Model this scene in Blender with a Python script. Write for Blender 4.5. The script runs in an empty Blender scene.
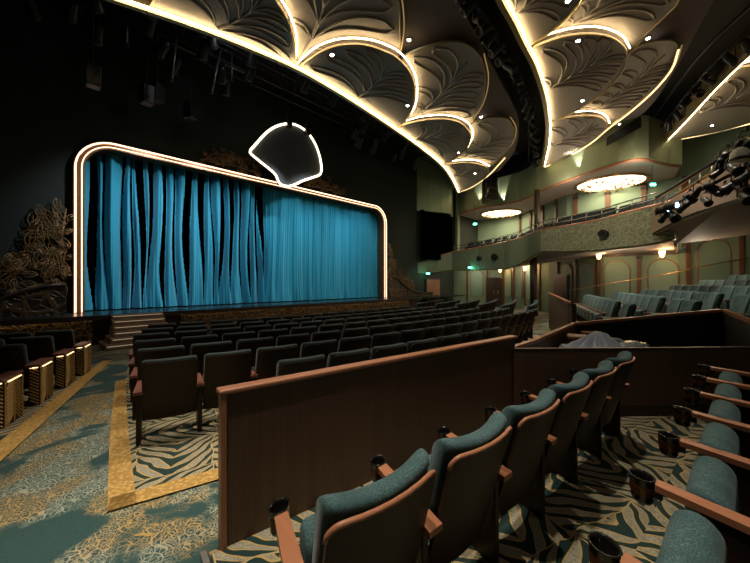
import bpy, bmesh, math, random
from mathutils import Vector, Matrix
random.seed(7)
C = bpy.context.scene.collection
PI = math.pi
# ------------------------------------------------------------ camera frame
YAW = math.radians(44.1)
F = Vector((math.cos(YAW), math.sin(YAW), 0)); R = Vector((math.sin(YAW), -math.cos(YAW), 0))
FP = 750*16/36; EYE = 1.7
def ray(u, v): return F + R*((u-375)/FP) + Vector((0, 0, (282-v)/FP))
def PD(u, v, D):
    """surveyed point: bearing u, elevation v, distance D"""
    r = ray(u, v); return Vector((r.x*D, r.y*D, EYE + r.z*D))
def PZ(u, v, z):
    D = (z-EYE)*FP/(282-v); return PD(u, v, D)
def PY(u, v, Y):
    r = ray(u, v); return PD(u, v, Y/r.y)
def V2(p): return (p[0], p[1])

# ------------------------------------------------------------ object helpers
def tag(o, label=None, cat=None, group=None, kind=None):
    if label: o['label'] = label
    if cat: o['category'] = cat
    if group: o['group'] = group
    if kind: o['kind'] = kind
    return o
def empty(name, loc=(0, 0, 0), rz=0, label=None, cat=None, group=None):
    o = bpy.data.objects.new(name, None); C.objects.link(o); o.empty_display_size = .1
    o.location = loc; o.rotation_euler = (0, 0, rz)
    return tag(o, label, cat, group)
def copy_tree(o, parent=None):
    c = o.copy(); C.objects.link(c); c.parent = parent
    for ch in o.children: copy_tree(ch, c)
    return c

class MB:
    def __init__(s): s.v = []; s.f = []; s.sm = []
    def add(s, vs, fs, smooth=False):
        b = len(s.v); s.v += [tuple(v) for v in vs]; s.f += [tuple(b+i for i in f) for f in fs]; s.sm += [smooth]*len(fs)
        return s
    def box(s, c, d, rz=0, M=None):
        x, y, z = d[0]/2, d[1]/2, d[2]/2
        vs = [Vector((a*x, b*y, e*z)) for a in (-1, 1) for b in (-1, 1) for e in (-1, 1)]
        rot = M if M is not None else Matrix.Rotation(rz, 3, 'Z')
        vs = [rot @ v + Vector(c) for v in vs]
        return s.add(vs, [(0,1,3,2),(4,6,7,5),(0,4,5,1),(2,3,7,6),(0,2,6,4),(1,5,7,3)])
    def rbox(s, c, d, b=.01, seg=2, M=None):
        bm = bmesh.new(); bmesh.ops.create_cube(bm, size=1)
        bmesh.ops.scale(bm, vec=d, verts=bm.verts)
        bmesh.ops.bevel(bm, geom=bm.edges[:], offset=min(b, min(d)*.49), segments=seg, affect='EDGES', profile=.5)
        bm.verts.index_update(); rot = M if M is not None else Matrix.Identity(3)
        s.add([rot @ v.co + Vector(c) for v in bm.verts], [[v.index for v in f.verts] for f in bm.faces], seg > 2); bm.free()
        return s
    def prism(s, poly, z0, z1):
        n = len(poly)
        g0 = z0 if hasattr(z0, '__len__') else [z0]*n; g1 = z1 if hasattr(z1, '__len__') else [z1]*n
        vs = [(p[0], p[1], g0[i]) for i, p in enumerate(poly)] + [(p[0], p[1], g1[i]) for i, p in enumerate(poly)]
        fs = [(i, (i+1) % n, n+(i+1) % n, n+i) for i in range(n)]
        fs += [tuple(range(n-1, -1, -1)), tuple(range(n, 2*n))]
        return s.add(vs, fs)
    def wall(s, pts, z0, z1, t):
        """ribbon wall along plan points, thickness t (to the left of travel)"""
        n = len(pts); P = [Vector((p[0], p[1])) for p in pts]; off = []
        for i in range(n):
            a = P[max(0, i-1)]; b = P[min(n-1, i+1)]; d = (b-a).normalized(); off.append(Vector((-d.y, d.x))*t)
        g0 = z0 if hasattr(z0, '__len__') else [z0]*n; g1 = z1 if hasattr(z1, '__len__') else [z1]*n
        vs = []
        for i in range(n):
            q = P[i]+off[i]
            vs += [(P[i].x, P[i].y, g0[i]), (P[i].x, P[i].y, g1[i]), (q.x, q.y, g1[i]), (q.x, q.y, g0[i])]
        fs = []
        for i in range(n-1):
            a = 4*i; b = a+4
            for k in range(4): fs.append((a+k, b+k, b+(k+1) % 4, a+(k+1) % 4))
        fs += [(0, 1, 2, 3), (4*n-1, 4*n-2, 4*n-3, 4*n-4)]
        return s.add(vs, fs)
    def tube(s, pts, r, n=8, closed=False, sq=None):
        P = [Vector(p) for p in pts]; m = len(P); vs = []
        rr = r if hasattr(r, '__len__') else [r]*m
        for i in range(m):
            a = P[(i-1) % m] if closed or i > 0 else P[i]; b = P[(i+1) % m] if closed or i < m-1 else P[i]
            d = (b-a).normalized(); up = Vector((0, 0, 1)) if abs(d.z) < .95 else Vector((0, 1, 0))
            x = d.cross(up).normalized(); y = x.cross(d).normalized()
            for k in range(n):
                t = 2*PI*(k+.5)/n; vs.append(P[i]+(x*math.cos(t)*(sq or 1)+y*math.sin(t))*rr[i])
        fs = []
        for i in range(m if closed else m-1):
            j = (i+1) % m
            for k in range(n): fs.append((i*n+k, i*n+(k+1) % n, j*n+(k+1) % n, j*n+k))
        if not closed: fs += [tuple(range(n)), tuple(range(m*n-1, (m-1)*n-1, -1))]
        return s.add(vs, fs, n > 4)
    def lathe(s, prof, c=(0, 0, 0), n=20, M=None, sx=1, sy=1, caps=True):
        vs = []; m = len(prof)
        for r, z in prof:
            for k in range(n):
                t = 2*PI*k/n; v = Vector((r*math.cos(t)*sx, r*math.sin(t)*sy, z)); vs.append((M @ v if M is not None else v)+Vector(c))
        fs = [(i*n+k, i*n+(k+1) % n, (i+1)*n+(k+1) % n, (i+1)*n+k) for i in range(m-1) for k in range(n)]
        if caps: fs += [tuple(range(n-1, -1, -1)), tuple(range((m-1)*n, m*n))]
        return s.add(vs, fs, True)
    def loft(s, rings, smooth=True):
        n = len(rings[0]); m = len(rings); vs = [v for r in rings for v in r]
        fs = [(i*n+k, (i+1)*n+k, (i+1)*n+(k+1) % n, i*n+(k+1) % n) for i in range(m-1) for k in range(n)]
        fs += [tuple(range(n)), tuple(range(m*n-1, (m-1)*n-1, -1))]
        return s.add(vs, fs, smooth)
    def grid(s, fn, nu, nv, smooth=True):
        vs = [fn(i/nu, j/nv) for i in range(nu+1) for j in range(nv+1)]
        fs = [(i*(nv+1)+j, (i+1)*(nv+1)+j, (i+1)*(nv+1)+j+1, i*(nv+1)+j+1) for i in range(nu) for j in range(nv)]
        return s.add(vs, fs, smooth)
    def mesh(s, name, m):
        me = bpy.data.meshes.new(name); me.from_pydata(s.v, [], s.f); me.materials.append(m)
        me.polygons.foreach_set('use_smooth', s.sm); 
        bm = bmesh.new(); bm.from_mesh(me); bmesh.ops.recalc_face_normals(bm, faces=bm.faces); bm.to_mesh(me); bm.free()
        me.update(); return me
    def build(s, name, m, parent=None, kind=None, label=None, cat=None, group=None):
        o = bpy.data.objects.new(name, s.mesh(name, m)); C.objects.link(o); o.parent = parent
        return tag(o, label, cat, group, kind)
def inst(name, me, parent=None, loc=(0, 0, 0), rz=0):
    o = bpy.data.objects.new(name, me); C.objects.link(o); o.parent = parent; o.location = loc; o.rotation_euler = (0, 0, rz); return o
def struct(name, mb, m): return mb.build(name, m, kind='structure')

# ------------------------------------------------------------ materials
class NT:
    def __init__(s, name):
        s.m = bpy.data.materials.new(name); s.m.use_nodes = True; s.t = s.m.node_tree
        s.b = s.t.nodes['Principled BSDF']; s.tc = s.n('ShaderNodeTexCoord').outputs['Object']
    def n(s, ty, **k):
        x = s.t.nodes.new(ty)
        for a, b in k.items(): setattr(x, a, b)
        return x
    def L(s, a, b):
        if isinstance(a, (int, float, tuple)): b.default_value = a
        else: s.t.links.new(a, b)
    def M(s, op, a, b=0, c=0):
        x = s.n('ShaderNodeMath', operation=op); s.L(a, x.inputs[0]); s.L(b, x.inputs[1]); s.L(c, x.inputs[2]); return x.outputs[0]
    def mix(s, f, a, b):
        x = s.n('ShaderNodeMix', data_type='RGBA'); s.L(f, x.inputs[0])
        s.L(a+(1,) if isinstance(a, tuple) else a, x.inputs[6]); s.L(b+(1,) if isinstance(b, tuple) else b, x.inputs[7]); return x.outputs[2]
    def map(s, scale=(1, 1, 1), rot=(0, 0, 0), src=None):
        x = s.n('ShaderNodeMapping'); s.L(src or s.tc, x.inputs[0]); x.inputs['Scale'].default_value = scale; x.inputs['Rotation'].default_value = rot; return x.outputs[0]
    def noise(s, vec, sc, det=2, out=0, dist=0):
        x = s.n('ShaderNodeTexNoise'); s.L(vec, x.inputs['Vector']); x.inputs['Scale'].default_value = sc; x.inputs['Detail'].default_value = det; x.inputs['Distortion'].default_value = dist; return x.outputs[out]
    def vor(s, vec, sc, feat='DISTANCE_TO_EDGE', out='Distance'):
        x = s.n('ShaderNodeTexVoronoi', feature=feat); s.L(vec, x.inputs['Vector']); x.inputs['Scale'].default_value = sc; return x.outputs[out]
    def step(s, v, a, b):
        x = s.n('ShaderNodeMapRange'); s.L(v, x.inputs[0]); x.inputs[1].default_value = a; x.inputs[2].default_value = b; return x.outputs[0]
    def warp(s, sc, amt, src=None):
        nz = s.noise(src or s.tc, sc, 2, 1)
        a = s.n('ShaderNodeVectorMath', operation='SUBTRACT'); s.L(nz, a.inputs[0]); a.inputs[1].default_value = (.5, .5, .5)
        b = s.n('ShaderNodeVectorMath', operation='SCALE'); s.L(a.outputs[0], b.inputs[0]); b.inputs['Scale'].default_value = amt
        c = s.n('ShaderNodeVectorMath', operation='ADD'); s.L(src or s.tc, c.inputs[0]); s.L(b.outputs[0], c.inputs[1]); return c.outputs[0]
    def col(s, c): s.L(c+(1,) if isinstance(c, tuple) else c, s.b.inputs['Base Color']); return s
    def bump(s, h, st=.4, d=.01):
        x = s.n('ShaderNodeBump'); s.L(h, x.inputs['Height']); x.inputs['Strength'].default_value = st; x.inputs['Distance'].default_value = d; s.L(x.outputs[0], s.b.inputs['Normal']); return s
    def fin(s, r=.6, metal=0, sheen=0, spec=.5, sr=.5):
        s.b.inputs['Roughness'].default_value = r; s.b.inputs['Metallic'].default_value = metal
        s.b.inputs['Sheen Weight'].default_value = sheen; s.b.inputs['Sheen Roughness'].default_value = sr; s.b.inputs['Specular IOR Level'].default_value = spec; return s.m
def plain(name, c, r=.6, metal=0, var=.15, sc=6, spec=.5, bump=0):
    t = NT(name); f = t.noise(t.tc, sc, 4)
    t.col(t.mix(f, tuple(x*(1-var) for x in c), tuple(min(1, x*(1+var)) for x in c)))
    if bump: t.bump(t.noise(t.tc, sc*8, 3), bump)
    return t.fin(r, metal, spec=spec)
def emis(name, c, st):
    t = NT(name); t.col(c); t.b.inputs['Emission Color'].default_value = c+(1,); t.b.inputs['Emission Strength'].default_value = st; return t.fin(.5)

def carpet_leaf():
    t = NT('carpet_leaf'); w = t.warp(2.4, .20)
    s = t.n('ShaderNodeSeparateXYZ'); t.L(t.map((1, 1, 1), (0, 0, .35), w), s.inputs[0]); x, y = s.outputs[0], s.outputs[1]
    ck = t.M('MODULO', t.M('ABSOLUTE', t.M('ADD', t.M('FLOOR', t.M('MULTIPLY', x, 1.39)), t.M('FLOOR', t.M('MULTIPLY', y, 1.39)))), 2)
    def blades(a, b):
        pp = t.M('PINGPONG', a, .36); ph = t.M('ADD', t.M('MULTIPLY', b, 5.6), t.M('MULTIPLY', t.M('POWER', pp, .65), 5.2)); return t.M('FRACT', ph), pp
    f1, p1 = blades(x, y); f2, p2 = blades(y, x)
    def mf(a, b):
        m = t.n('ShaderNodeMix', data_type='FLOAT'); t.L(ck, m.inputs[0]); t.L(a, m.inputs[2]); t.L(b, m.inputs[3]); return m.outputs[0]
    f = mf(f1, f2); pp = mf(p1, p2); d = t.M('ABSOLUTE', t.M('SUBTRACT', f, .5))
    thr = t.M('MULTIPLY', t.M('POWER', t.M('ABSOLUTE', t.M('SINE', t.M('MULTIPLY', pp, PI/.36))), .55), .30)
    df = t.M('SUBTRACT', thr, d)
    cream = t.step(df, -.01, .01); gold = t.step(t.M('ABSOLUTE', df), .055, .035)
    vein = t.step(t.noise(t.map((1, 1, 1)), 70, 2), .35, .65)
    c = t.mix(cream, (.016, .042, .040), t.mix(vein, (.21, .20, .15), (.40, .38, .29)))
    c = t.mix(gold, c, (.50, .34, .13)); c = t.mix(t.step(pp, .014, .007), c, (.50, .38, .18))
    t.col(c); t.bump(t.noise(t.tc, 260, 1), .5, .004); return t.fin(.95, sheen=.1, spec=.15)
def carpet_aisle():
    t = NT('carpet_aisle'); w = t.warp(5, .1)
    st = t.map((.75, 1.0, 1))
    mask = t.step(t.noise(st, 1.7, 4, dist=.5), .43, .49)
    e = t.vor(w, 14); e2 = t.vor(t.warp(9, .06), 27)
    ln = t.step(e, .06, .03); ln2 = t.step(e2, .06, .03)
    ring = t.M('MULTIPLY', t.step(e, .19, .22), t.step(e, .29, .26))
    pal = t.step(t.noise(t.tc, 2.2, 1), .42, .58)
    c = t.mix(t.noise(t.tc, 30, 2), (.018, .050, .052), (.034, .086, .088))
    lc = t.mix(pal, (.42, .28, .10), (.33, .37, .31))
    a = t.mix(ln2, c, t.mix(.5, lc, (.30, .27, .17))); a = t.mix(ring, a, t.mix(.35, lc, (.1, .15, .13))); a = t.mix(ln, a, lc)
    t.col(t.mix(mask, c, a)); t.bump(t.noise(t.tc, 240, 1), .5, .004); return t.fin(.95, sheen=.15, spec=.15)
def carpet_border():
    t = NT('carpet_border'); w = t.vor(t.map((1, 1, 1)), 26, 'F1')
    c = t.mix(t.step(w, .1, .6), (.62, .42, .15), (.38, .23, .07)); t.col(c); t.bump(t.noise(t.tc, 200, 1), .5, .004); return t.fin(.9, spec=.2)
def wood(name, a, b, r=.4, sc=(34, 34, 1.2), grain=1.0, spec=.4):
    t = NT(name); f = t.noise(t.map(sc), 1.0, 4, dist=.4); g = t.noise(t.map((sc[0]*4, sc[1]*4, sc[2]*2)), 1, 2)
    t.col(t.mix(t.M('MULTIPLY', t.M('ADD', f, t.M('MULTIPLY', g, .5)), .75), a, b)); t.bump(f, .08, .003); return t.fin(r, spec=spec)
def velvet(name, a, b, sc=85):
    t = NT(name); v = t.vor(t.warp(30, .02), sc); f = t.M('MULTIPLY', t.step(v, .12, .03), t.step(t.noise(t.tc, 9, 3), .3, .7))
    t.col(t.mix(t.M('ADD', t.M('MULTIPLY', f, .6), t.M('MULTIPLY', t.noise(t.tc, 120, 2), .35)), a, b)); t.bump(t.noise(t.tc, 200, 2), .3, .003); return t.fin(.85, sheen=.08, spec=.15)
def gold_relief(name, dark, gold, sc=3.2, gm=.7):
    t = NT(name); w = t.warp(2.5, .25); e = t.vor(w, sc); e2 = t.vor(w, sc*2.7)
    ln = t.M('MAXIMUM', t.step(e, .10, .05), t.M('MULTIPLY', t.step(e2, .12, .05), .8))
    t.col(t.mix(ln, dark, gold)); t.bump(ln, .9, .03); t.L(t.M('MULTIPLY', ln, gm), t.b.inputs['Metallic']); t.b.inputs['Roughness'].default_value = .45; return t.m

M = dict(
 leaf=carpet_leaf(), aisle=carpet_aisle(), border=carpet_border(),
 walnut=wood('walnut', (.046, .024, .015), (.135, .077, .049), .42),
 seatwood=wood('seat_wood', (.014, .008, .005), (.033, .018, .011), .45, spec=.25),
 rail=wood('rail_wood', (.26, .105, .055), (.42, .19, .11), .38, (3, 40, 40)),
 armwood=wood('arm_wood', (.28, .105, .052), (.44, .185, .10), .4, (40, 3, 40)),
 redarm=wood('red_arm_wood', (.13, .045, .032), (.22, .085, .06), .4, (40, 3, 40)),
 velvet=velvet('teal_velvet', (.016, .044, .052), (.15, .27, .295)),
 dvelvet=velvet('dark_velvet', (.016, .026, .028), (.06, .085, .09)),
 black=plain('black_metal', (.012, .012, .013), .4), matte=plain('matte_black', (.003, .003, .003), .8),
 steel=plain('steel', (.35, .34, .33), .35, .8), brass=plain('brass', (.50, .33, .15), .35, .8),
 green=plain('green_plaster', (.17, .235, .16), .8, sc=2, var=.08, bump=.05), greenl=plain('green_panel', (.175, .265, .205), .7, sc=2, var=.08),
 prosc=plain('proscenium_paint', (.018, .026, .022), .8, sc=.6, var=.3), green_lit=plain('green_plaster_lit', (.30, .36, .235), .8, sc=2, var=.06), bronze=plain('bronze', (.25, .12, .055), .35, .6),  # upper green: same paint lightened, the lit wall's glow put into its colour
 dbrown=plain('dark_brown', (.03, .016, .010), .5), door=wood('door_wood', (.20, .09, .05), (.32, .16, .09), .45), pil=wood('pilaster_wood', (.085, .035, .02), (.15, .07, .04), .45),
 leafc=plain('shell_plaster', (.36, .32, .29), .6, sc=1.2, var=.08), ceil=plain('ceiling_plaster', (.14, .12, .115), .8, sc=1, var=.05),
 vein=plain('vein_plaster', (.20, .175, .155), .55, sc=3), rim=plain('gilded_rim', (.42, .33, .18), .4, .5),
 cream=plain('soffit_plaster', (.34, .30, .29), .7, sc=1, var=.06), cream2=plain('sloped_soffit_plaster', (.30, .22, .16), .7, sc=1, var=.06),
 fascia=gold_relief('fascia_relief', (.19, .215, .14), (.40, .40, .25), 5.5, .15), fasc=plain('fascia_paint', (.18, .205, .135), .6, sc=3),
 relief=gold_relief('gold_relief', (.03, .018, .010), (.24, .145, .06), 3.4, .4), plinth=gold_relief('plinth_relief', (.016, .009, .006), (.09, .05, .022), 1.6, .3),
 gold=plain('antique_gold', (.30, .175, .075), .5, .3, sc=20, var=.4), endgold=plain('carved_end_gold', (.60, .40, .17), .45, .4, sc=30, var=.3),
 stage=plain('stage_floor', (.02, .03, .035), .25, sc=1), step=plain('step_carpet', (.30, .22, .18), .8, bump=.2),
 tarp=plain('tarp', (.46, .53, .68), .6, sc=4, bump=.1), white=plain('white_shell', (.8, .78, .74), .4),
 led=emis('led_warm', (1, .74, .38), 19), ledw=emis('led_white', (1, .66, .42), 2.6), ledm=emis('led_medallion', (1, .84, .58), 3.2), ledy=emis('led_gold', (1, .66, .26), .22), ledc=emis('led_cove', (1, .72, .34), 2),
 dl=emis('downlight_lens', (1, .9, .75), 60), sconce=emis('sconce_glass', (1, .55, .2), 9), exitg=emis('exit_glow', (.1, .9, .62), 9), blue=emis('blue_lens', (.25, .6, 1), 22),
 chand=emis('chandelier_glass', (1, .74, .42), 5.5), steplight=emis('step_light', (1, .78, .5), .35), court=emis('courtesy_glow', (1, .7, .36), 2.2), buttons=emis('console_lights', (.9, .7, .35), .5),
 glow=emis('apron_led', (1, .62, .28), 2.2), cupm=plain('cup_plastic', (.008, .008, .008), .18), amber=plain('amber_band', (.11, .042, .012), .3, .5),
 mirror=plain('medallion_face', (.10, .105, .125), .8, sc=3, var=.2), silver=plain('silver_panel', (.3, .3, .29), .5), pic=plain('speaker_cloth', (.02, .018, .014), .7),
)
def curtain_mat():
    t = NT('curtain_velvet'); f = t.noise(t.map((14, 14, .5)), 1, 3)
    t.col(t.mix(f, (.016, .27, .42), (.035, .38, .54))); return t.fin(.75, sheen=.3, spec=.2)
M['curtain'] = curtain_mat()

# ------------------------------------------------------------ plan geometry
AC = Vector((7.6, 30.8))                    # centre of the seating arcs
def pol(r, deg): a = math.radians(deg); return Vector((AC.x + r*math.sin(a), AC.y - r*math.cos(a)))
def fz(x, y): return -.05-.19*min(1, max(0, (y-2.0)/10.0))
SPY = 14.9; LIP = 13.2; SZ = .68
e2 = Vector((.988, -.143)).normalized(); n2 = Vector((.143, .988)).normalized()   # box frame: along the row, towards the stage
def bx(a, n): return e2*a + n2*n
ORD = ['zeroth', 'first', 'second', 'third', 'fourth', 'fifth', 'sixth', 'seventh', 'eighth', 'ninth', 'tenth', 'eleventh', 'twelfth', 'thirteenth', 'fourteenth', 'fifteenth', 'sixteenth', 'seventeenth', 'eighteenth', 'nineteenth', 'twentieth'] + ['twenty-'+w for w in 'first second third fourth fifth sixth seventh eighth ninth'.split()] + ['thirtieth']

# floor
fl = MB(); fl.grid(lambda u, v: (-7.5+35*u, -8+24*v, fz(0, -8+24*v)), 60, 60, False)
struct('floor', fl, M['aisle'])
def aL(r): return max(-15.7, -14.28-.25*(28.4-r))
def zone(r0, r1, a0, a1, dz, nr=10, na=24):
    def fn(u, v):
        r = r0+(r1-r0)*u; b0 = a0(r) if callable(a0) else a0; b1 = a1(r) if callable(a1) else a1
        p = pol(r, b0+(b1-b0)*v); return (p.x, p.y, fz(p.x, p.y)+dz)
    return MB().grid(fn, nr, na, False)
zc_ = zone(22.0, 27.55, aL, 8.1, .012); g_ = zone(27.55, 28.27, aL, -2.6, .012); zc_.add(g_.v, g_.f)
struct('floor_carpet_centre', zc_, M['leaf'])
struct('floor_carpet_left', zone(22.0, 28.8, -24, -17.35, .012), M['leaf'])
struct('floor_carpet_right', zone(20.0, 27.0, 10.2, 26, .012), M['leaf'])
b = zone(24.0, 28.47, lambda r: aL(r)-.37, aL, .016, 30, 1); b.add(*[(g.v, g.f) for g in [zone(28.27, 28.47, -14.64, -10, .016, 1, 20)]][0])
struct('trim_1', b, M['border'])
struct('trim_2', zone(21.5, 28.8, -17.35, -16.85, .016, 30, 1), M['border'])
struct('trim_3', zone(27.55, 27.75, -2.6, 8.5, .016, 1, 20), M['border'])
struct('trim_4', zone(20.5, 27.75, 8.1, 8.5, .016, 20, 1), M['border'])
# box floor
q = [bx(.45, 2.28), bx(3.95, 2.28), (6.45, -.5), bx(6.5, -3.2), bx(.45, -3.2)]
struct('floor_box', MB().prism([V2(p) for p in q], -.06, .014), M['leaf'])
struct('trim_5', MB().box((*bx(.42, 1.2), .012), (.035, 2.2, .03), rz=-.143), M['steel'])
q = [bx(1.0, .52), bx(5.0, .75), bx(5.6, -2.5), bx(1.0, -2.5)]
struct('floor_riser', MB().prism([V2(p) for p in q], .014, .165), M['leaf'])

# outer shell
struct('wall_left', MB().box((-7.5, 3.5, 5), (.2, 24, 11)), M['prosc'])
struct('wall_back', MB().box((11, -8.1, 5), (37.5, .2, 11)), M['green'])
struct('ceiling', MB().box((11.5, 4, 11.1), (39, 25, .2)), M['matte'])
struct('wall_stage_back', MB().box((9, 17.6, 4.5), (33, .2, 13)), M['matte'])
# proscenium wall with opening
X0, X1, ZT = 1.0, 16.2, 6.53
def rrect(x0, x1, z0, z1, r, y, n=10, closed_bottom=False):
    pts = [(x0, y, z0)]
    for i in range(n+1): t = PI-PI/2*i/n; pts.append((x0+r+r*math.cos(t), y, z1-r+r*math.sin(t)))
    for i in range(n+1): t = PI/2-PI/2*i/n; pts.append((x1-r+r*math.cos(t), y, z1-r+r*math.sin(t)))
    pts.append((x1, y, z0)); return pts
op = rrect(X0, X1, SZ, ZT, 1.05, SPY)
pw = MB(); n = len(op)
outer = []
for i, p in enumerate(op):
    if i == 0: outer.append((-7.5, SPY, SZ-1.2))
    elif i == n-1: outer.append((30, SPY, SZ-1.2))
    elif i < n//2: outer.append((-7.5 + max(0, (p[0]-X0))*10, SPY, 11) if i > 1 else (-7.5, SPY, 11))
    else: outer.append((25 - max(0, (X1-p[0]))*8, SPY, 11) if i < n-2 else (30, SPY, 11))
vs = op + outer + [(x, SPY+.3, z) for x, y, z in op]
fs = [(i, i+1, n+i+1, n+i) for i in range(n-1)] + [(i, i+1, 2*n+i+1, 2*n+i) for i in range(n-1)]
pw.add(vs, fs); struct('wall_front', pw, M['prosc'])

# proscenium frame
pf = empty('proscenium_frame', (8.6, SPY, SZ), 0, 'tall rounded bronze frame with twin light strips around the blue curtain', 'frame')
def off(pts): return [(p[0]-8.6, p[1]-SPY, p[2]-SZ) for p in pts]
hs = MB()
r1 = off(rrect(X0-.04, X1+.04, SZ, ZT+.04, 1.09, SPY-.22)); r2 = off(rrect(X0+.24, X1-.24, SZ, ZT-.20, .85, SPY-.22))
m_ = len(r1); V = r1+r2+[(p[0], p[1]+.6, p[2]) for p in r2]+[(p[0], p[1]+.3, p[2]) for p in r1]
fs = []
for i in range(m_-1):
    for k in range(3): fs.append((k*m_+i, k*m_+i+1, (k+1)*m_+i+1, (k+1)*m_+i))
    fs.append((3*m_+i, 3*m_+i+1, i+1, i))
hs.add(V, fs); hs.build('housing', M['bronze'], pf)
for dx, mt, rr in ((.01, 'ledw', .028), (.17, 'led', .017)):
    MB().tube(off(rrect(X0+dx, X1-dx, SZ+.02, ZT-dx*.85, 1.05-dx, SPY-.25)), rr, 6).build('light_strip', M['ledw'], pf)

# curtain
CG = []
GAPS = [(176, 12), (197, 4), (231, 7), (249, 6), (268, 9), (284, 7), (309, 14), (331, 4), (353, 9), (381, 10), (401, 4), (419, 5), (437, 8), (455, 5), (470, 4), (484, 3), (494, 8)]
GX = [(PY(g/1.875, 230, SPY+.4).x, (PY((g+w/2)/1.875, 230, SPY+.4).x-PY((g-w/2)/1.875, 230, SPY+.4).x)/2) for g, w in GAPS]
def curt(u, v):
    x = X0-.2 + (X1-X0+.4)*u; z = ZT+.2 - (ZT+.2-SZ-.04)*v
    best = 9
    for k, (gx, hw) in enumerate(GX):
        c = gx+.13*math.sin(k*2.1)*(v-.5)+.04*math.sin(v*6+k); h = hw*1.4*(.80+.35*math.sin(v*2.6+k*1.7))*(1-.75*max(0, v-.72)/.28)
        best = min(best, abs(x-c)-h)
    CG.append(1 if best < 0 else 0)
    left = min(1, max(0, (.62-u)/.1)); ph = x*9.5+1.6*math.sin(x*2.3)+.25*math.sin(v*3+x*2)
    y = SPY+.38 + .22*math.exp(-(max(0, best)/.06)**2)*left + .055*math.sin(ph)*(1+.5*left) + .02*math.sin(ph*2.7+v*3) + .012*math.sin(ph*7.1+v*5)
    y -= .14*max(0, v-.86)/.14*(.5+.5*math.sin(x*9))
    return (x + .05*math.sin(v*4+x*2.3)*v*left, y, z)
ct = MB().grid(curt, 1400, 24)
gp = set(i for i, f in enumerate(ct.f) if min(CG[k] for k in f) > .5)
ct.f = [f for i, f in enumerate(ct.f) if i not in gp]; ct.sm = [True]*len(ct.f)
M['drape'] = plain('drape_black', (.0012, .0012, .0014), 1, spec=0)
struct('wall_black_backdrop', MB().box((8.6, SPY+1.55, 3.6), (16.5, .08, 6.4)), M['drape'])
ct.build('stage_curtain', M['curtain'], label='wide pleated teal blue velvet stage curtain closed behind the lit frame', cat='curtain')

# stage
st = MB(); st.prism([(-7.4, LIP), (3, LIP), (9, LIP), (24.0, LIP+.1), (24.0, 17.5), (-7.4, 17.5)], SZ-.09, SZ)
struct('floor_stage', st, M['stage'])
struct('stage_lip_trim', MB().box((7.5, LIP-.03, SZ-.07), (21, .12, .14)), M['dbrown'])
struct('wall_apron', MB().box((7.5, LIP+.12, .15), (21, .1, 1.0)), M['dbrown'])
ap = empty('apron_carved_band', (10.2, LIP+.03, 0), 0, 'long gold carved band under the stage lip right of the steps', 'panel')
MB().box((0, 0, .2), (13, .08, .62)).build('band', M['relief'], ap)
MB().box((0, -.05, .545), (13, .03, .02)).build('light_strip', M['glow'], ap)
ap = empty('apron_carved_band', (0.3, LIP+.03, 0), 0, 'short gold carved band under the stage lip left of the steps', 'panel')
MB().box((-.3, 0, .2), (2.6, .08, .62)).build('band', M['relief'], ap)
MB().box((-.3, -.05, .545), (2.6, .03, .02)).build('light_strip', M['glow'], ap)
# steps
sx0, sx1 = 1.72, 3.1
stp = empty('stage_steps', ((sx0+sx1)/2, LIP-.1, fz(0, 12.5)), 0, 'carpeted flight of steps climbing to the stage beside the left aisle', 'steps')
H = SZ-fz(0, 12.5); cx = (sx0+sx1)/2
for k in range(6):
    w = (1.4, 1.4, 1.42, 1.46, 1.65, 1.95)[k]; z1 = H*(6-k)/6-.0; y1 = -.0-.2*(k+1)
    MB().rbox((0, y1/2+.02, z1/2), (w, -y1+.04, z1), .012).build('step', M['step'], stp)
    MB().box((0, y1-.004, z1-.045), (w-.1, .012, .012)).build('nosing_light', M['steplight'], stp)

# plinths beside the proscenium, curving down
def plinth(name, pts, lab):
    m = MB(); n = len(pts)
    xs = [p[0] for p in pts]; zs = [p[1] for p in pts]
    vs = [(x, y, z) for y in (SPY-.55, SPY-.02) for x, z in list(zip(xs, zs))+[(x, SZ-.02) for x in reversed(xs)]]
    k = 2*n; fs = [tuple(range(k)), tuple(range(2*k-1, k-1, -1))]+[(i, (i+1) % k, k+(i+1) % k, k+i) for i in range(k)]
    root = empty(name, ((xs[0]+xs[-1])/2, SPY, SZ), 0, lab, 'plinth')
    o = root.location
    m.v = []; m.add([(a-o[0], b-o[1], c-o[2]) for a, b, c in vs], fs); m.build('panel', M['plinth'], root)
    MB().tube([(x-o[0], -.57, z-o[2]) for x, z in zip(xs, zs)], .05, 6).build('cap_moulding', M['dbrown'], root)
plinth('carved_plinth', [(.78, 1.62), (.3, 1.58), (-.2, 1.42), (-.8, 1.12), (-1.6, .98), (-3, .8)], 'dark carved plinth with curved top left of the blue curtain')
plinth('carved_plinth', [(16.45, 2.0), (17.0, 1.9), (17.6, 1.5), (18.4, 1.1), (19.5, .95), (21, .9)], 'dark carved plinth with curved top right of the blue curtain')

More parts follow.
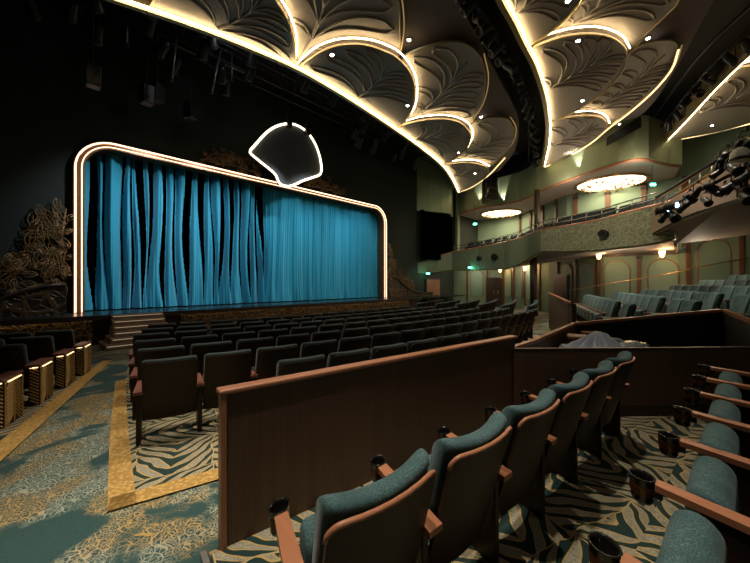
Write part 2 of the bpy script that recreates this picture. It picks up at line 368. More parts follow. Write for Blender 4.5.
def foliage(poly, nleaf, lab, seed, y0=SPY-.1, s0=.24):
    rnd = random.Random(seed); m = MB(); zc = min(p[1] for p in poly); xc = sum(p[0] for p in poly)/len(poly)
    def inside(x, z):
        c = False; j = len(poly)-1
        for i in range(len(poly)):
            a, b = poly[i], poly[j]
            if (a[1] > z) != (b[1] > z) and x < (b[0]-a[0])*(z-a[1])/(b[1]-a[1])+a[0]: c = not c
            j = i
        return c
    xs = [p[0] for p in poly]; zs = [p[1] for p in poly]; cnt = 0; tries = 0
    while cnt < nleaf and tries < nleaf*30:
        tries += 1; x = rnd.uniform(min(xs), max(xs)); z = rnd.uniform(min(zs), max(zs))
        if not inside(x, z): continue
        cnt += 1; a = rnd.uniform(0, 2*PI); s = s0*rnd.uniform(.6, 1.3); y = y0-rnd.uniform(0, .14); tl = rnd.uniform(-.6, .6)
        ca, sa = math.cos(a), math.sin(a); pts = []; L2 = s*1.6
        prof = [(0, 0), (.2, .26), (.45, .38), (.7, .33), (.9, .17), (1, 0), (.9, -.17), (.7, -.33), (.45, -.38), (.2, -.26)]
        for t, w_ in prof:
            lx = t*L2; lz = w_*s; pts.append((x-xc+lx*ca-lz*sa, y-SPY-.05*math.sin(PI*t)+tl*lz*.5, z-zc+lx*sa+lz*ca))
        m.tube(pts, .013, 4, True); m.tube([pts[0], (x-xc+.5*L2*ca, y-SPY-.08, z-zc+.5*L2*sa), pts[5]], .011, 4)
        if cnt % 4 == 0:
            m.tube([(x-xc+.1*math.cos(q_)*(1-q_/9)*2, y-SPY+.02, z-zc+.1*math.sin(q_)*(1-q_/9)*2) for q_ in [k*.7 for k in range(10)]], .012, 4)
    root = empty('gilded_foliage', (xc, SPY, zc), 0, lab, 'relief')
    o = m.build('leaves', M['gold'], root); tag(o, kind='stuff')
    st_ = MB()
    for k in range(7):
        x, z = rnd.choice(poly); st_.tube([(poly[0][0]-xc, -.04, poly[0][1]-zc), ((x+poly[0][0])/2-xc+rnd.uniform(-.2, .2), -.1, (z+poly[0][1])/2-zc+.1), (x-xc, -.06, z-zc)], .02, 5)
    st_.build('branches', M['gold'], root)
foliage([(.78, 1.7), (.8, 4.1), (.5, 4.0), (.1, 3.9), (.0, 3.0), (-.3, 2.5), (-.9, 2.2), (-1.9, 1.2), (-.8, 1.25), (0, 1.6)], 120, 'gilded carved foliage climbing the wall left of the curtain frame', 1)
foliage([(16.5, 2.0), (16.5, 4.3), (16.8, 4.1), (17.0, 3.2), (17.5, 2.6), (18.6, 1.9), (19.3, 1.2), (18, 1.4), (17.1, 2.0)], 90, 'gilded carved foliage climbing the wall right of the curtain frame', 2)
foliage([(4.9, 6.78), (4.9, 7.15), (6.3, 7.35), (7.6, 7.4), (7.6, 6.78)], 45, 'gilded carved foliage above the curtain frame left of the hanging medallion', 3, s0=.18)
foliage([(9.9, 6.78), (9.9, 7.5), (11.2, 7.3), (12.4, 7.1), (12.4, 6.78)], 45, 'gilded carved foliage above the curtain frame right of the hanging medallion', 4, s0=.18)

# medallion (outline surveyed on the plane Y=14.3)
MY = 13.7
opx = [(249.5, 152.5), (254, 146), (260, 139), (267, 132), (275, 127), (284, 124.3), (293, 124.5), (301, 128), (308, 134), (314, 143), (318, 153), (320.5, 164), (320, 174), (311, 178), (302, 181), (295, 184.5), (288, 186.5), (281, 185), (277.5, 181), (275, 175), (268, 168.5), (258, 160.5)]
mo = [PY(u, v, MY) for u, v in opx]
def smooth_closed(P, k=3):
    out = []; n = len(P)
    for i in range(n):
        a, b, c, d = P[i-1], P[i], P[(i+1) % n], P[(i+2) % n]
        for j in range(k):
            t = j/k; out.append(.5*((2*b)+(c-a)*t+(2*a-5*b+4*c-d)*t*t+(3*b-a-3*c+d)*t**3))
    return out
def smooth_open(P, k=4):
    P = [Vector(p) for p in P]; Q = [P[0]*2-P[1]]+P+[P[-1]*2-P[-2]]; out = []
    for i in range(1, len(Q)-2):
        a, b, c, d = Q[i-1], Q[i], Q[i+1], Q[i+2]
        for j in range(k):
            t = j/k; out.append(.5*((2*b)+(c-a)*t+(2*a-5*b+4*c-d)*t*t+(3*b-a-3*c+d)*t**3))
    out.append(P[-1]); return out
mc = sum(mo, Vector())/len(mo); mz = min(p.z for p in mo)
me_ = empty('hanging_medallion', (mc.x, MY, mz), 0, 'dark shell-shaped medallion outlined in light hanging above the curtain', 'medallion')
ms = [p-Vector((mc.x, MY, mz)) for p in smooth_closed(mo)]
b = MB(); k = len(ms)
b.add([(p.x, -.02, p.z) for p in ms]+[(p.x, .12, p.z) for p in ms], [tuple(range(k)), tuple(range(2*k-1, k-1, -1))]+[(i, (i+1) % k, k+(i+1) % k, k+i) for i in range(k)])
b.build('face_panel', M['mirror'], me_)
MB().tube([(p.x, -.05, p.z) for p in ms], .05, 6, True).build('light_tube', M['ledm'], me_)
for u, v in ((288, 123), (306, 131)):
    p = PY(u, v, MY)-Vector((mc.x, MY, mz)); c = MB().rbox((p.x, -.05, p.z), (.24, .34, .5), .05); c.tube([(p.x, 0, p.z+.2), (p.x, 0, p.z+1.6)], .03, 6); c.build('clamp', M['black'], me_)

# ------------------------------------------------------------ seats
def yoff(z): return -.13-(z-.40)*.32
def seat_panel():
    w = .265; z0, z1, r = .24, .915, .055; out = [(-w+.01, z0)]
    for i in range(6): t = PI-PI/2*i/5; out.append((-w+r+r*math.cos(t), z1-r+r*math.sin(t)))
    for i in range(1, 6): out.append((-w+r+(2*w-2*r)*i/6, z1+.0))
    for i in range(6): t = PI/2-PI/2*i/5; out.append((w-r+r*math.cos(t), z1-r+r*math.sin(t)))
    out.append((w-.01, z0)); return out
PO = seat_panel()
def py(x, z): return yoff(z)-.045*(1-(x/.265)**2)-.01
def mk_panel():
    m = MB(); k = len(PO)
    # strip the panel into columns so it bends
    nx = 12
    def top(x):
        a = abs(x); w = .265; r = .055
        return .915 if a <= w-r else .915-r+math.sqrt(max(0, r*r-(a-w+r)**2))
    rows = 8
    for sgn, dy in ((1, 0), (-1, -.022)):
        vs = []; xs = [-.265*math.cos(PI*i/16) for i in range(17)]
        for x in xs:
            for j in range(rows+1):
                z = .24+(top(x)-.24)*j/rows; vs.append((x, py(x, z)+dy, z))
        m.add(vs, [(i*(rows+1)+j, (i+1)*(rows+1)+j, (i+1)*(rows+1)+j+1, i*(rows+1)+j+1) for i in range(16) for j in range(rows)], True)
    ed = [(x, py(x, z), z) for x, z in PO]; ed2 = [(x, y-.022, z) for x, y, z in ed]
    m.add(ed+ed2, [(i, i+1, k+i+1, k+i) for i in range(k-1)])
    return m
def mk_edge():
    return MB().tube([(x, py(x, z)-.012, z+.002) for x, z in PO[1:-1]], .0115, 6)
def loftpad(xs, prof, curve=0, wing=None):
    rings = []
    cy = sum(p[0] for p in prof)/len(prof); cz = sum(p[1] for p in prof)/len(prof); X = max(abs(x) for x in xs)
    for x in xs:
        e = 1-abs(x)/X; s = 1 if e > .16 else (math.sqrt(1-(1-e/.16)**2)*.32+.68)
        r = []
        for y, z in prof:
            yy = cy+(y-cy)*s; zz = cz+(z-cz)*(1-(1-s)*.28)
            if wing and z > wing: zz += .022*(abs(x)/X)**2
            r.append(Vector((x, yy-curve*(1-(x/X)**2), zz)))
        rings.append(r)
    return MB().loft(rings)
def padxs(w, n=14): return [-w*math.cos(PI*i/n) for i in range(n+1)]
def rcpoly(y0, y1, z0, z1, r, tilt=0, n=4):
    out = []
    for cy, cz, a in ((y1-r, z1-r, 0), (y0+r, z1-r, 90), (y0+r, z0+r, 180), (y1-r, z0+r, 270)):
        for i in range(n+1):
            t = math.radians(a+90*i/n); y = cy+r*math.cos(t); z = cz+r*math.sin(t); out.append((y-tilt*(z-z0), z))
    return out
def mk_cushion():
    pr = []
    base = rcpoly(0, .115, .38, .95, .05, 0, 5)
    for y, z in base: pr.append((yoff(z)+y+(.012 if z < .6 else 0)-(.0 if z < .9 else (z-.9)*.25), z))
    return loftpad(padxs(.26), pr, .045, .8)
def mk_pan():
    pr = rcpoly(.02, .185, .27, .612, .075, -.06, 5); return loftpad(padxs(.245), pr, 0)
def mk_arm():
    m = MB(); t = .018
    vs = []
    for z in (.57, .60):
        vs += [(-.044, -.26, z), (.044, -.26, z), (.033, .27, z), (-.033, .27, z)]
    return m.add(vs, [(0, 3, 2, 1), (4, 5, 6, 7), (0, 1, 5, 4), (1, 2, 6, 5), (2, 3, 7, 6), (3, 0, 4, 7)])
def mk_stan():
    return MB().rbox((0, -.03, .285), (.045, .30, .57), .008)
def mk_cup():
    return MB().lathe([(.040, .485), (.046, .50), (.052, .60), (.055, .605), (.048, .605), (.046, .585), (.038, .51), (.0005, .505)], (0, .325, 0), 20)
def mk_band(): return MB().lathe([(.0495, .525), (.0515, .54), (.0525, .562), (.0505, .57)], (0, .325, 0), 20, caps=False)
def mk_ring(): return MB().rbox((0, .27, .55), (.03, .05, .05), .006)
me = dict(panel=mk_panel().mesh('backrest', M['seatwood']), edge=mk_edge().mesh('edge_trim', M['rail']), cush=mk_cushion().mesh('back_cushion', M['velvet']),
          pan=mk_pan().mesh('seat_pad', M['velvet']), arm=mk_arm().mesh('armrest', M['armwood']), stan=mk_stan().mesh('side_support', M['seatwood']), cup=mk_cup().mesh('cup_holder', M['cupm']),
          band=mk_band().mesh('amber_band', M['amber']), brk=mk_ring().mesh('bracket', M['black']))
def lowcush(): 
    pr = [(yoff(z)+y-(.0 if z < .9 else (z-.9)*.25), z) for y, z in rcpoly(-.012, .105, .40, .945, .045, 0, 3)]; return loftpad(padxs(.262, 10), pr, .045)
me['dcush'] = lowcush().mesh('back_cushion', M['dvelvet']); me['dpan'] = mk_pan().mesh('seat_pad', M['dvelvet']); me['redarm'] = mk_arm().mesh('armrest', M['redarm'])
me['tcush'] = lowcush().mesh('back_cushion', M['velvet'])
def endpanel():
    m = MB(); m.rbox((.03, .0, .285), (.13, .46, .57), .008); return m
def endcarve():
    m = MB()
    for k in range(11):
        z = .06+k*.048
        for s in (-1, 1):
            m.rbox((.098, s*.105, z), (.014, .22, .018), .004, 1, Matrix.Rotation(s*-.7, 3, 'X'))
        m.rbox((.03, -.235, z), (.125, .014, .018), .004, 1, Matrix.Rotation(.6, 3, 'Y'))
    for y in (-.22, 0, .22): m.rbox((.1, y, .285), (.014, .018, .56), .004, 1)
    return m
def endarm(): return MB().rbox((.02, -.01, .59), (.17, .54, .035), .008)
me['endp'] = endpanel().mesh('end_panel', M['dbrown']); me['endc'] = endcarve().mesh('carved_chevrons', M['endgold']); me['endl'] = MB().box((.105, 0, .568), (.012, .34, .012)).box((.03, -.243, .568), (.09, .012, .012)).mesh('courtesy_light', M['court']); me['enda'] = endarm().mesh('armrest', M['redarm'])
P_ = .6
def sheared(k, kx):
    out = {}
    for nm in ('panel', 'edge', 'cush', 'pan', 'arm', 'stan', 'cup', 'band', 'brk'):
        m = me[nm].copy()
        for v in m.vertices:
            v.co.x += k*(v.co.y-.325)-(.045 if nm == 'pan' and k < .28 else 0)
        out[nm] = m
    return out
SHR = {'box': sheared(.29, 0), 'boxr': sheared(.24, 0)}
def make_seat(kind, left=False, pitch=P_):
    root = empty('theatre_seat'); me = globals()['me']
    if kind in SHR: me = dict(me); me.update(SHR[kind]); kind = 'box'; pitch = .635
    h = pitch/2
    p = inst('backrest', me['panel'], root)
    if kind == 'box': inst('edge_trim', me['edge'], p)
    inst('back_cushion', me[{'box': 'cush', 'dark': 'dcush', 'teal': 'tcush'}[kind]], root)
    inst('seat_pad', me['dpan' if kind == 'dark' else 'pan'], root)
    am = me['redarm'] if kind == 'dark' else me['arm']
    for sx in ((-h, h) if left else (h,)):
        inst('armrest', am, root, (sx, 0, 0)); inst('side_support', me['stan'], root, (sx, 0, 0))
        if kind == 'box':
            c = inst('cup_holder', me['cup'], root, (sx, 0, 0)); inst('amber_band', me['band'], c); inst('bracket', me['brk'], c)
    return root
protos = {}
def seat(kind, x, y, z, rz, label, group, left=False, end=None):
    key = (kind, left, end)
    if key not in protos:
        r = make_seat(kind, left); protos[key] = r
        if end:
            sx = .33 if end == 'r' else -.33
            ep = inst('end_panel', me['endp'], r, (sx, 0, 0), 0 if end == 'r' else PI); inst('carved_chevrons', me['endc'], ep); inst('armrest', me['enda'], r, (sx, 0, .012)); inst('courtesy_light', me['endl'], ep)
    else: r = copy_tree(protos[key])
    r.location = (x, y, z); r.rotation_euler = (0, 0, rz); r['label'] = label; r['category'] = 'seat'; r['group'] = group
    return r
# box row 1
ang1 = math.atan2(e2.y, e2.x)
near = ['nearest the camera', 'second from the camera', 'third from the camera', 'fourth from the camera', 'fifth from the camera', 'sixth from the camera', 'farthest from the camera']
for i in range(6):
    p = bx(.62+(.3175+.635*i)*math.cos(.048), 1.577+.635*i*math.sin(.048))-bx(-math.sin(.048)*.325, math.cos(.048)*.325)
    seat('box', p.x, p.y, .014, ang1+.048, f'teal padded wood-backed box seat, {near[i]} in row facing the tall partition', 'box seats facing the partition', left=(i == 0))
d2 = Vector((4.618-1.41, .02-.248)).normalized(); nn = Vector((-d2.y, d2.x)); ang2 = math.atan2(d2.y, d2.x)
for i in range(6):
    p = Vector((1.41, .248))+d2*(.3175+.635*i)-nn*.325+Vector((R.x, R.y))*(.012 if i == 0 else .04)
    seat('boxr', p.x, p.y, .165, ang2, f'folded teal seat in right foreground row, {near[i]}', 'box seats in the right foreground row', left=(i == 0))

# front block
SH = []
for k in range(7):
    Rs = 27.97-.88*k
    a0 = aL(Rs+.3)+.12+max(0, k-4)*.35 if k > 0 else -11.9; a1 = 7.9 if k > 0 else -3.2
    da = math.degrees(.6/Rs); nseat = int((a1-a0)/da)
    for i in range(nseat):
        a = a0+da*(i+.5); p = pol(Rs, a)
        r_ = p-Vector((0, 0)); D = p.x*F.x+p.y*F.y; lat = p.x*R.x+p.y*R.y
        SH.append(1)
        seat('dark', p.x, p.y, fz(p.x, p.y)+.012, math.radians(a), f'dark wood-backed seat, {ORD[i+1]} from left aisle, {ORD[k+1]} row beyond the tall partition', 'dark seats of the centre block', left=(i == 0))
# left block
for k in range(0, 6):
    Rs = 27.45-.93*k; da = math.degrees(.6/Rs)
    for i in range(6):
        a = -18.1+.09*k-da*(i+.5); p = pol(Rs, a); D = p.x*F.x+p.y*F.y; lat = p.x*R.x+p.y*R.y
        if D < .8 or 375+lat/D*FP < -45: break
        seat('dark', p.x, p.y, fz(p.x, p.y)+.012, math.radians(a), f'dark seat of the left edge block, {ORD[i+1]} from the aisle, {ORD[6-k]} row from the stage', 'dark seats left of the carpeted aisle', left=False, end='r' if i == 0 else None)
# right block
for k in range(0, 6):
    Rs = 26.6-.93*k; da = math.degrees(.6/Rs)
    for i in range(9 if k < 4 else 7):
        a = 10.5+da*(i+.5)+k*.2; p = pol(Rs, a)
        seat('teal', p.x, p.y, fz(p.x, p.y)+.012, math.radians(a), f'teal seat before far side wall, {ORD[i+1]} from its aisle, {ORD[k+1]} row from back', 'teal seats before the far side wall', left=(i == 0))
# raked block
rd = Vector((6.1, 2.2)).normalized(); rn = Vector((-rd.y, rd.x)); ra = math.atan2(rd.y, rd.x); base = Vector((14.3, 3.24))
drops = (.413, .31, .2, .05, -.12, -.30, -.48)
for k in range(7):
    z = EYE-drops[k]-.99; s0 = base-rn*.95*k
    L = (6.1, 6.4, 6.6, 7.3, 7.0, 6.6, 6.2)[k]; ext = (0, .6, 1.3, 2.0, 2.7, 3.3, 3.8)[k]
    far = s0+rd*ext*.55; near_ = s0-rd*L
    a = near_-rd*.45-rn*.55; b_ = far+rd*1.6-rn*.55
    tr = MB().prism([V2(p) for p in (a, b_, b_+rn*.95, a+rn*.95)], -.1, z); struct('floor_tier.%03d' % (k+1), tr, M['leaf'])
    n = int((far-near_).length/.6)
    gap = (8, 8, 9, 9, 99, 99, 99)[k]
    j = 0
    for i in range(n):
        if i == gap: continue
        p = far-rd*(.3+.6*i)
        D = p.x*F.x+p.y*F.y; lat = p.x*R.x+p.y*R.y
        if 375+lat/D*FP > 790: continue
        j += 1
        seat('teal', p.x, p.y, z, ra, f'teal seat in raised right section, {ORD[j]} from the wall end, {ORD[k+1]} tier up', 'teal seats of the raised right section', left=(i == 0 or i == gap+1))
# ------------------------------------------------------------ partitions of the box
pa = empty('partition', (*bx(.54, 2.25), 0), ang1, 'tall dark walnut partition with copper-brown cap rail in front of the box seats', 'partition')
MB().rbox((1.72, .03, .465), (3.44, .05, 1.06), .004).build('panel', M['walnut'], pa)
MB().rbox((1.71, .03, 1.005), (3.5, .1, .035), .012, 3).build('cap_rail', M['rail'], pa)
MB().rbox((-.01, .03, .467), (.035, .085, 1.045), .008).build('end_post', M['rail'], pa)
P1 = bx(3.9, 2.23); P2 = Vector((6.42, -.52)); dv = (P2-P1); ang = math.atan2(dv.y, dv.x); LL = dv.length+3
pb = empty('partition', (P1.x, P1.y, 0), ang, 'lower dark walnut partition closing the box in front of the control booth', 'partition')
MB().rbox((LL/2, .03, .42), (LL, .06, .85), .004).build('panel', M['walnut'], pb)
MB().rbox((LL/2, .03, .86), (LL, .07, .02), .006, 2).build('cap_rail', M['dbrown'], pb)
MB().rbox((LL/2, -.01, .09), (LL, .02, .14), .004).build('baseboard', M['dbrown'], pb)
# booth
A_ = PZ(537, 342, .85); B_ = PZ(576, 324.5, .93); C_ = PZ(722, 311, 1.2); D_ = Vector((6.5, -.56, 1.13))
def booth(nm, a, b, za, zb, lab, mt='walnut'):
    r = empty(nm, (a.x, a.y, 0), 0, lab, 'partition'); d = b-a; pts = [(0, 0), (d.x, d.y)]
    MB().wall(pts, [-.1, -.1], [za, zb], .06).build('panel', M[mt], r)
    nrm = Vector((-d.y, d.x)).normalized()*.03
    MB().tube([(nrm.x, nrm.y, za+.01), (d.x+nrm.x, d.y+nrm.y, zb+.01)], .035, 4, sq=1.3).build('cap_rail', M['rail'], r)
booth('booth_wall', P1.to_3d()+Vector((.1, .05, 0)), A_, .83, .85, 'short low walnut wall joining the box corner to the booth')
booth('booth_wall', A_, B_, .85, .93, 'low walnut wall of the control booth along the cross aisle')
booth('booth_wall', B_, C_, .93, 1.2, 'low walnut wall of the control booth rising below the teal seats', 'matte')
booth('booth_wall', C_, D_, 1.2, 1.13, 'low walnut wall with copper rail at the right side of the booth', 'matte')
struct('floor_booth', MB().prism([V2(P1), V2(A_), V2(B_), V2(C_), V2(D_)], .0, .02), M['matte'])
# booth contents
tb = empty('control_desk', (*V2(PD(610, 350, 5.0)), .02), -.55, 'black control desk under the grey-blue tarp inside the booth', 'desk')
MB().rbox((0, 0, .62), (1.6, .7, .06), .01).build('desk_top', M['black'], tb)
for sx in (-.7, .7): MB().rbox((sx, 0, .3), (.06, .6, .6), .01).build('leg', M['black'], tb)
def tarp(u, v):
    x = (u-.5)*1.05; y = (v-.5)*.8; r = max(abs(x)/.5, abs(y)/.38)
    h = .23*math.exp(-((x+.08)/.2)**2-(y/.24)**2) + .07*math.exp(-((x-.28)/.14)**2)
    fld = .045*math.sin(9*math.atan2(y, x+.1)+x*2)*min(1, math.hypot(x, y)*4)-.055*abs(math.sin(5*math.atan2(y, x+.08)+9*x))*min(1, math.hypot(x+.08, y)*4)-.02*abs(math.sin(17*x-11*y+2*math.sin(8*y)))+.035
    z = .70+h+fld
    if r > .9: z -= (r-.9)*1.6*(1+.3*math.sin(14*(x+y)))
    return (x, y, z)
t_ = MB().grid(tarp, 60, 40).build('tarpaulin', M['tarp'], label='crumpled grey-blue tarpaulin draped over equipment in the booth', cat='cover')
t_.location = (*V2(PD(603, 350, 4.95)), .02); t_.rotation_euler = (0, 0, -.55)
cn = empty('mixing_console', (*V2(PD(631, 350, 5.1)), .67), -.4, 'small mixing console with lit buttons right of the tarpaulin', 'console')
MB().rbox((0, 0, .05), (.42, .3, .08), .01).build('body', M['black'], cn)
bt = MB()
for i in range(8):
    for j in range(5): bt.rbox((-.17+i*.048, -.1+j*.05, .1), (.02, .02, .02), .003, 1)
bt.build('buttons', M['buttons'], cn)
for (u, v, D, lab) in ((577, 338, 5.3, 'brown equipment box behind the tarpaulin, nearest the aisle'), (590, 334, 5.9, 'brown equipment box behind the tarpaulin, farther back')):
    p = PD(u, v, D); o = empty('equipment_case', (p.x, p.y, .02), .3, lab, 'case'); MB().rbox((0, 0, (p.z-.02)/2), (.32, .26, p.z-.02), .02).build('body', M['dbrown'], o)
    MB().rbox((0, 0, p.z-.0), (.34, .28, .05), .02).build('lid', M['door'], o)
# wall before raised block
fw = [V2(base+rd*.4+rn*.95), V2(base-rd*3+rn*.95), V2(base-rd*6.2+rn*.95), V2(base-rd*6.4+rn*.9)]
r = empty('curved_front_wall', (*fw[2], 0), 0, 'curved walnut wall in front of the raised teal seats', 'partition')
o = Vector(fw[2]); loc = [(p[0]-o.x, p[1]-o.y) for p in fw]
MB().wall(loc, -.1, 1.24, .08).build('panel', M['walnut'], r)
MB().tube([(p[0], p[1], 1.26) for p in loc], .035, 4, sq=1.3).build('cap_rail', M['rail'], r)

# ------------------------------------------------------------ side wall, balcony
LW = [(25.0, 14.9), (25.5, 11.0), (22.9, 8.2), (21.0, 5.7), (19.6, 4.2), (18.75, 3.2), (18.6, 1.9), (18.8, .6), (19.3, -.7), (19.5, -2.0), (19.5, -7.9)]
struct('wall_right', MB().wall(LW, -.4, [3.0]*7+[3.0]+[4.0]*3, .15), M['green'])
UW = [(29.3, 14.9), (29.5, 13.5), (29.4, 11.0), (26.6, 8.0), (24.9, 6.3), (25.0, 3.4), (25.0, -8)]
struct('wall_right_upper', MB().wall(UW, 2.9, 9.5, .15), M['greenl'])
struct('wall_front_corner', MB().wall([(25.4, 14.75), (25.0, 14.75)], -.4, 11, .2), M['green'])
# fascia: (u, D, v_top, v_bottom)
FS = [(398, 23.6, 269, 277), (420, 25, 262, 272.6), (437, 26, 257, 271.5), (453, 26, 252.5, 270), (479, 23.5, 248, 269.5), (506, 20.5, 242.8, 268.4), (519, 18.6, 239.5, 265), (530, 16.8, 235, 259), (542, 15.7, 231, 251)]
FS2 = [(542.5, 15.6, 230.5, 251), (570, 14.3, 226.5, 251), (600, 13.1, 221, 250), (630, 11.8, 213, 246.5), (655, 10.9, 207, 243), (670, 10.6, 203, 239.5), (677, 11.2, 203, 238)]
def fas(name, L, mt, lab):
    pt = [PD(u, vt, D) for u, D, vt, vb in L]; pb_ = [PD(u, vb, D) for u, D, vt, vb in L]
    o = pt[0]; r = empty(name, (o.x, o.y, pb_[0].z), 0, lab, 'balcony front')
    lp = [(p.x-o.x, p.y-o.y) for p in pt]
    MB().wall(lp, [p.z-pb_[0].z for p in pb_], [p.z-pb_[0].z for p in pt], -.12).build('front_panel', M[mt], r)
    MB().tube([(a[0], a[1], p.z-pb_[0].z+.03) for a, p in zip(lp, pt)], .07, 6).build('top_rail', M['rail'], r)
    MB().tube([(a[0], a[1], p.z-pb_[0].z) for a, p in zip(lp, pb_)], .06, 6).build('bottom_moulding', M['rim'], r)
    return r, pt, pb_
r1_, T1, Bm1 = fas('balcony_parapet', FS, 'fasc', 'dark green balcony front sweeping in from the far corner')
r2_, T2, Bm2 = fas('balcony_parapet', FS2, 'fascia', 'nearer green balcony front with carved relief and one round grille')
low = [V2(p) for p in Bm1]+[V2(p) for p in Bm2]
lowz = [p.z for p in Bm1]+[p.z for p in Bm2]
poly = low+[LW[i] for i in (7, 6, 5, 4, 3, 2, 1, 0)]
pz = lowz+[2.95]*8
def nudge(p): return p
ds = MB(); npt = len(poly); ds.prism(poly, [z+.02 for z in pz], [3.1]*npt)
struct('ceiling_under_balcony', ds, M['cream'])
dk = MB(); ul = [V2(p) for p in T1[2:]]+[V2(p) for p in T2]
dk.prism(ul+[(25, 2.0), (25.0, 3.4), (24.9, 6.3), (26.6, 8.0), (29.4, 11.0), (29.5, 13.5), (29.3, 14.85), (24.5, 14.85)], 3.12, 3.2); struct('floor_balcony', dk, M['cream'])
# rails above fronts
def rail(pts, lab, h=.42, n=2, name='balcony_railing'):
    o = pts[0]; r = empty(name, o, 0, lab, 'railing'); L = [p-o for p in pts]
    for k in range(n): MB().tube([(p.x, p.y, p.z+h-(k*.2)) for p in L], .024, 6).build('bar', M['brass' if name != 'balcony_railing' else 'steel'], r)
    for i in range(len(L)-1):
        for t in (0, .5): q_ = L[i].lerp(L[i+1], t); MB().tube([q_, q_+Vector((0, 0, h))], .018, 5).build('post', M['steel'], r)
rail([p+Vector((.1, -.05, .05)) for p in T1[3:]], 'steel railing along the far sweep of the balcony')
rail([p+Vector((.05, -.05, .05)) for p in T2[:5]], 'steel railing above the carved balcony front')
# grilles
for (u, v, D, w, lab) in ((480, 258.5, 23.2, .42, 'round black speaker grille, leftmost on the balcony front'), (496, 257, 21.4, .55, 'round black speaker grille, second from left on the balcony front'), (606, 233.5, 12.75, .36, 'oval black speaker grille on the carved balcony front')):
    p = PD(u, v, D); L_ = T2 if u > 540 else T1; jj = min(range(len(L_)-1), key=lambda q: ((L_[q]+L_[q+1])/2-p).length); dd_ = L_[jj+1]-L_[jj]; o = empty('speaker_grille', p, math.atan2(dd_.y, dd_.x), lab, 'speaker')
    side = 1 if Vector((-dd_.y, dd_.x)).dot(F.xy) > 0 else -1; o.rotation_euler.z += 0 if side > 0 else PI; hit = L_[jj].lerp(L_[jj+1], .5); nr_ = Vector((-dd_.y, dd_.x)).normalized()*side; dist = (p.xy-L_[jj].xy).dot(nr_); q_ = nr_*(dist+.14); o.location = (p.x-q_.x, p.y-q_.y, p.z)
    rot = Matrix.Rotation(PI/2, 3, 'X'); MB().lathe([(w*.55, -.05), (w*.55, .05), (w*.45, .08), (w*.02, .05)], (0, 0, 0), 24, rot, 1, .62).build('grille', M['matte'], o)
    MB().tube([(w*.58*math.cos(t*PI/12), -.07, w*.58*.62*math.sin(t*PI/12)) for t in range(24)], .03, 6, True).build('rim', M['dbrown'], o)
# near right sloping balcony
S_ = [(655, 10.9, 205, 234), (680, 9.8, 190, 220), (700, 9.2, 178, 212), (725, 8.6, 163, 204), (750, 8.1, 149, 196), (790, 7.5, 128, 183), (840, 7.0, 100, 168)]
r3_, T3, Bm3 = fas('balcony_parapet', [(u, D, vt+8, vb) for u, D, vt, vb in S_], 'cream2', 'pale sloping balcony front climbing to the upper right')
poly = [V2(p) for p in Bm3]+[(19.5, -6.5), (19.5, -2.0), (19.3, -.7), (18.8, .6), V2(Bm2[-1])]
sp = MB(); zz = [p.z for p in Bm3]+[4.0, 3.85, 3.65, 3.5, 2.98]
n_ = len(poly); sp.prism(poly, zz, [z+.12 for z in zz]); struct('ceiling_slope_under_balcony', sp, M['cream2'])
rail([p+Vector((.1, 0, .05)) for p in T3], 'brass handrail stepping up along the sloping balcony front', .35, 2, 'handrail')
# wall continuation between the two soffits
struct('wall_return', MB().wall([V2(Bm2[-1]), (18.8, .6)], 2.9, 3.75, .08), M['cream2'])

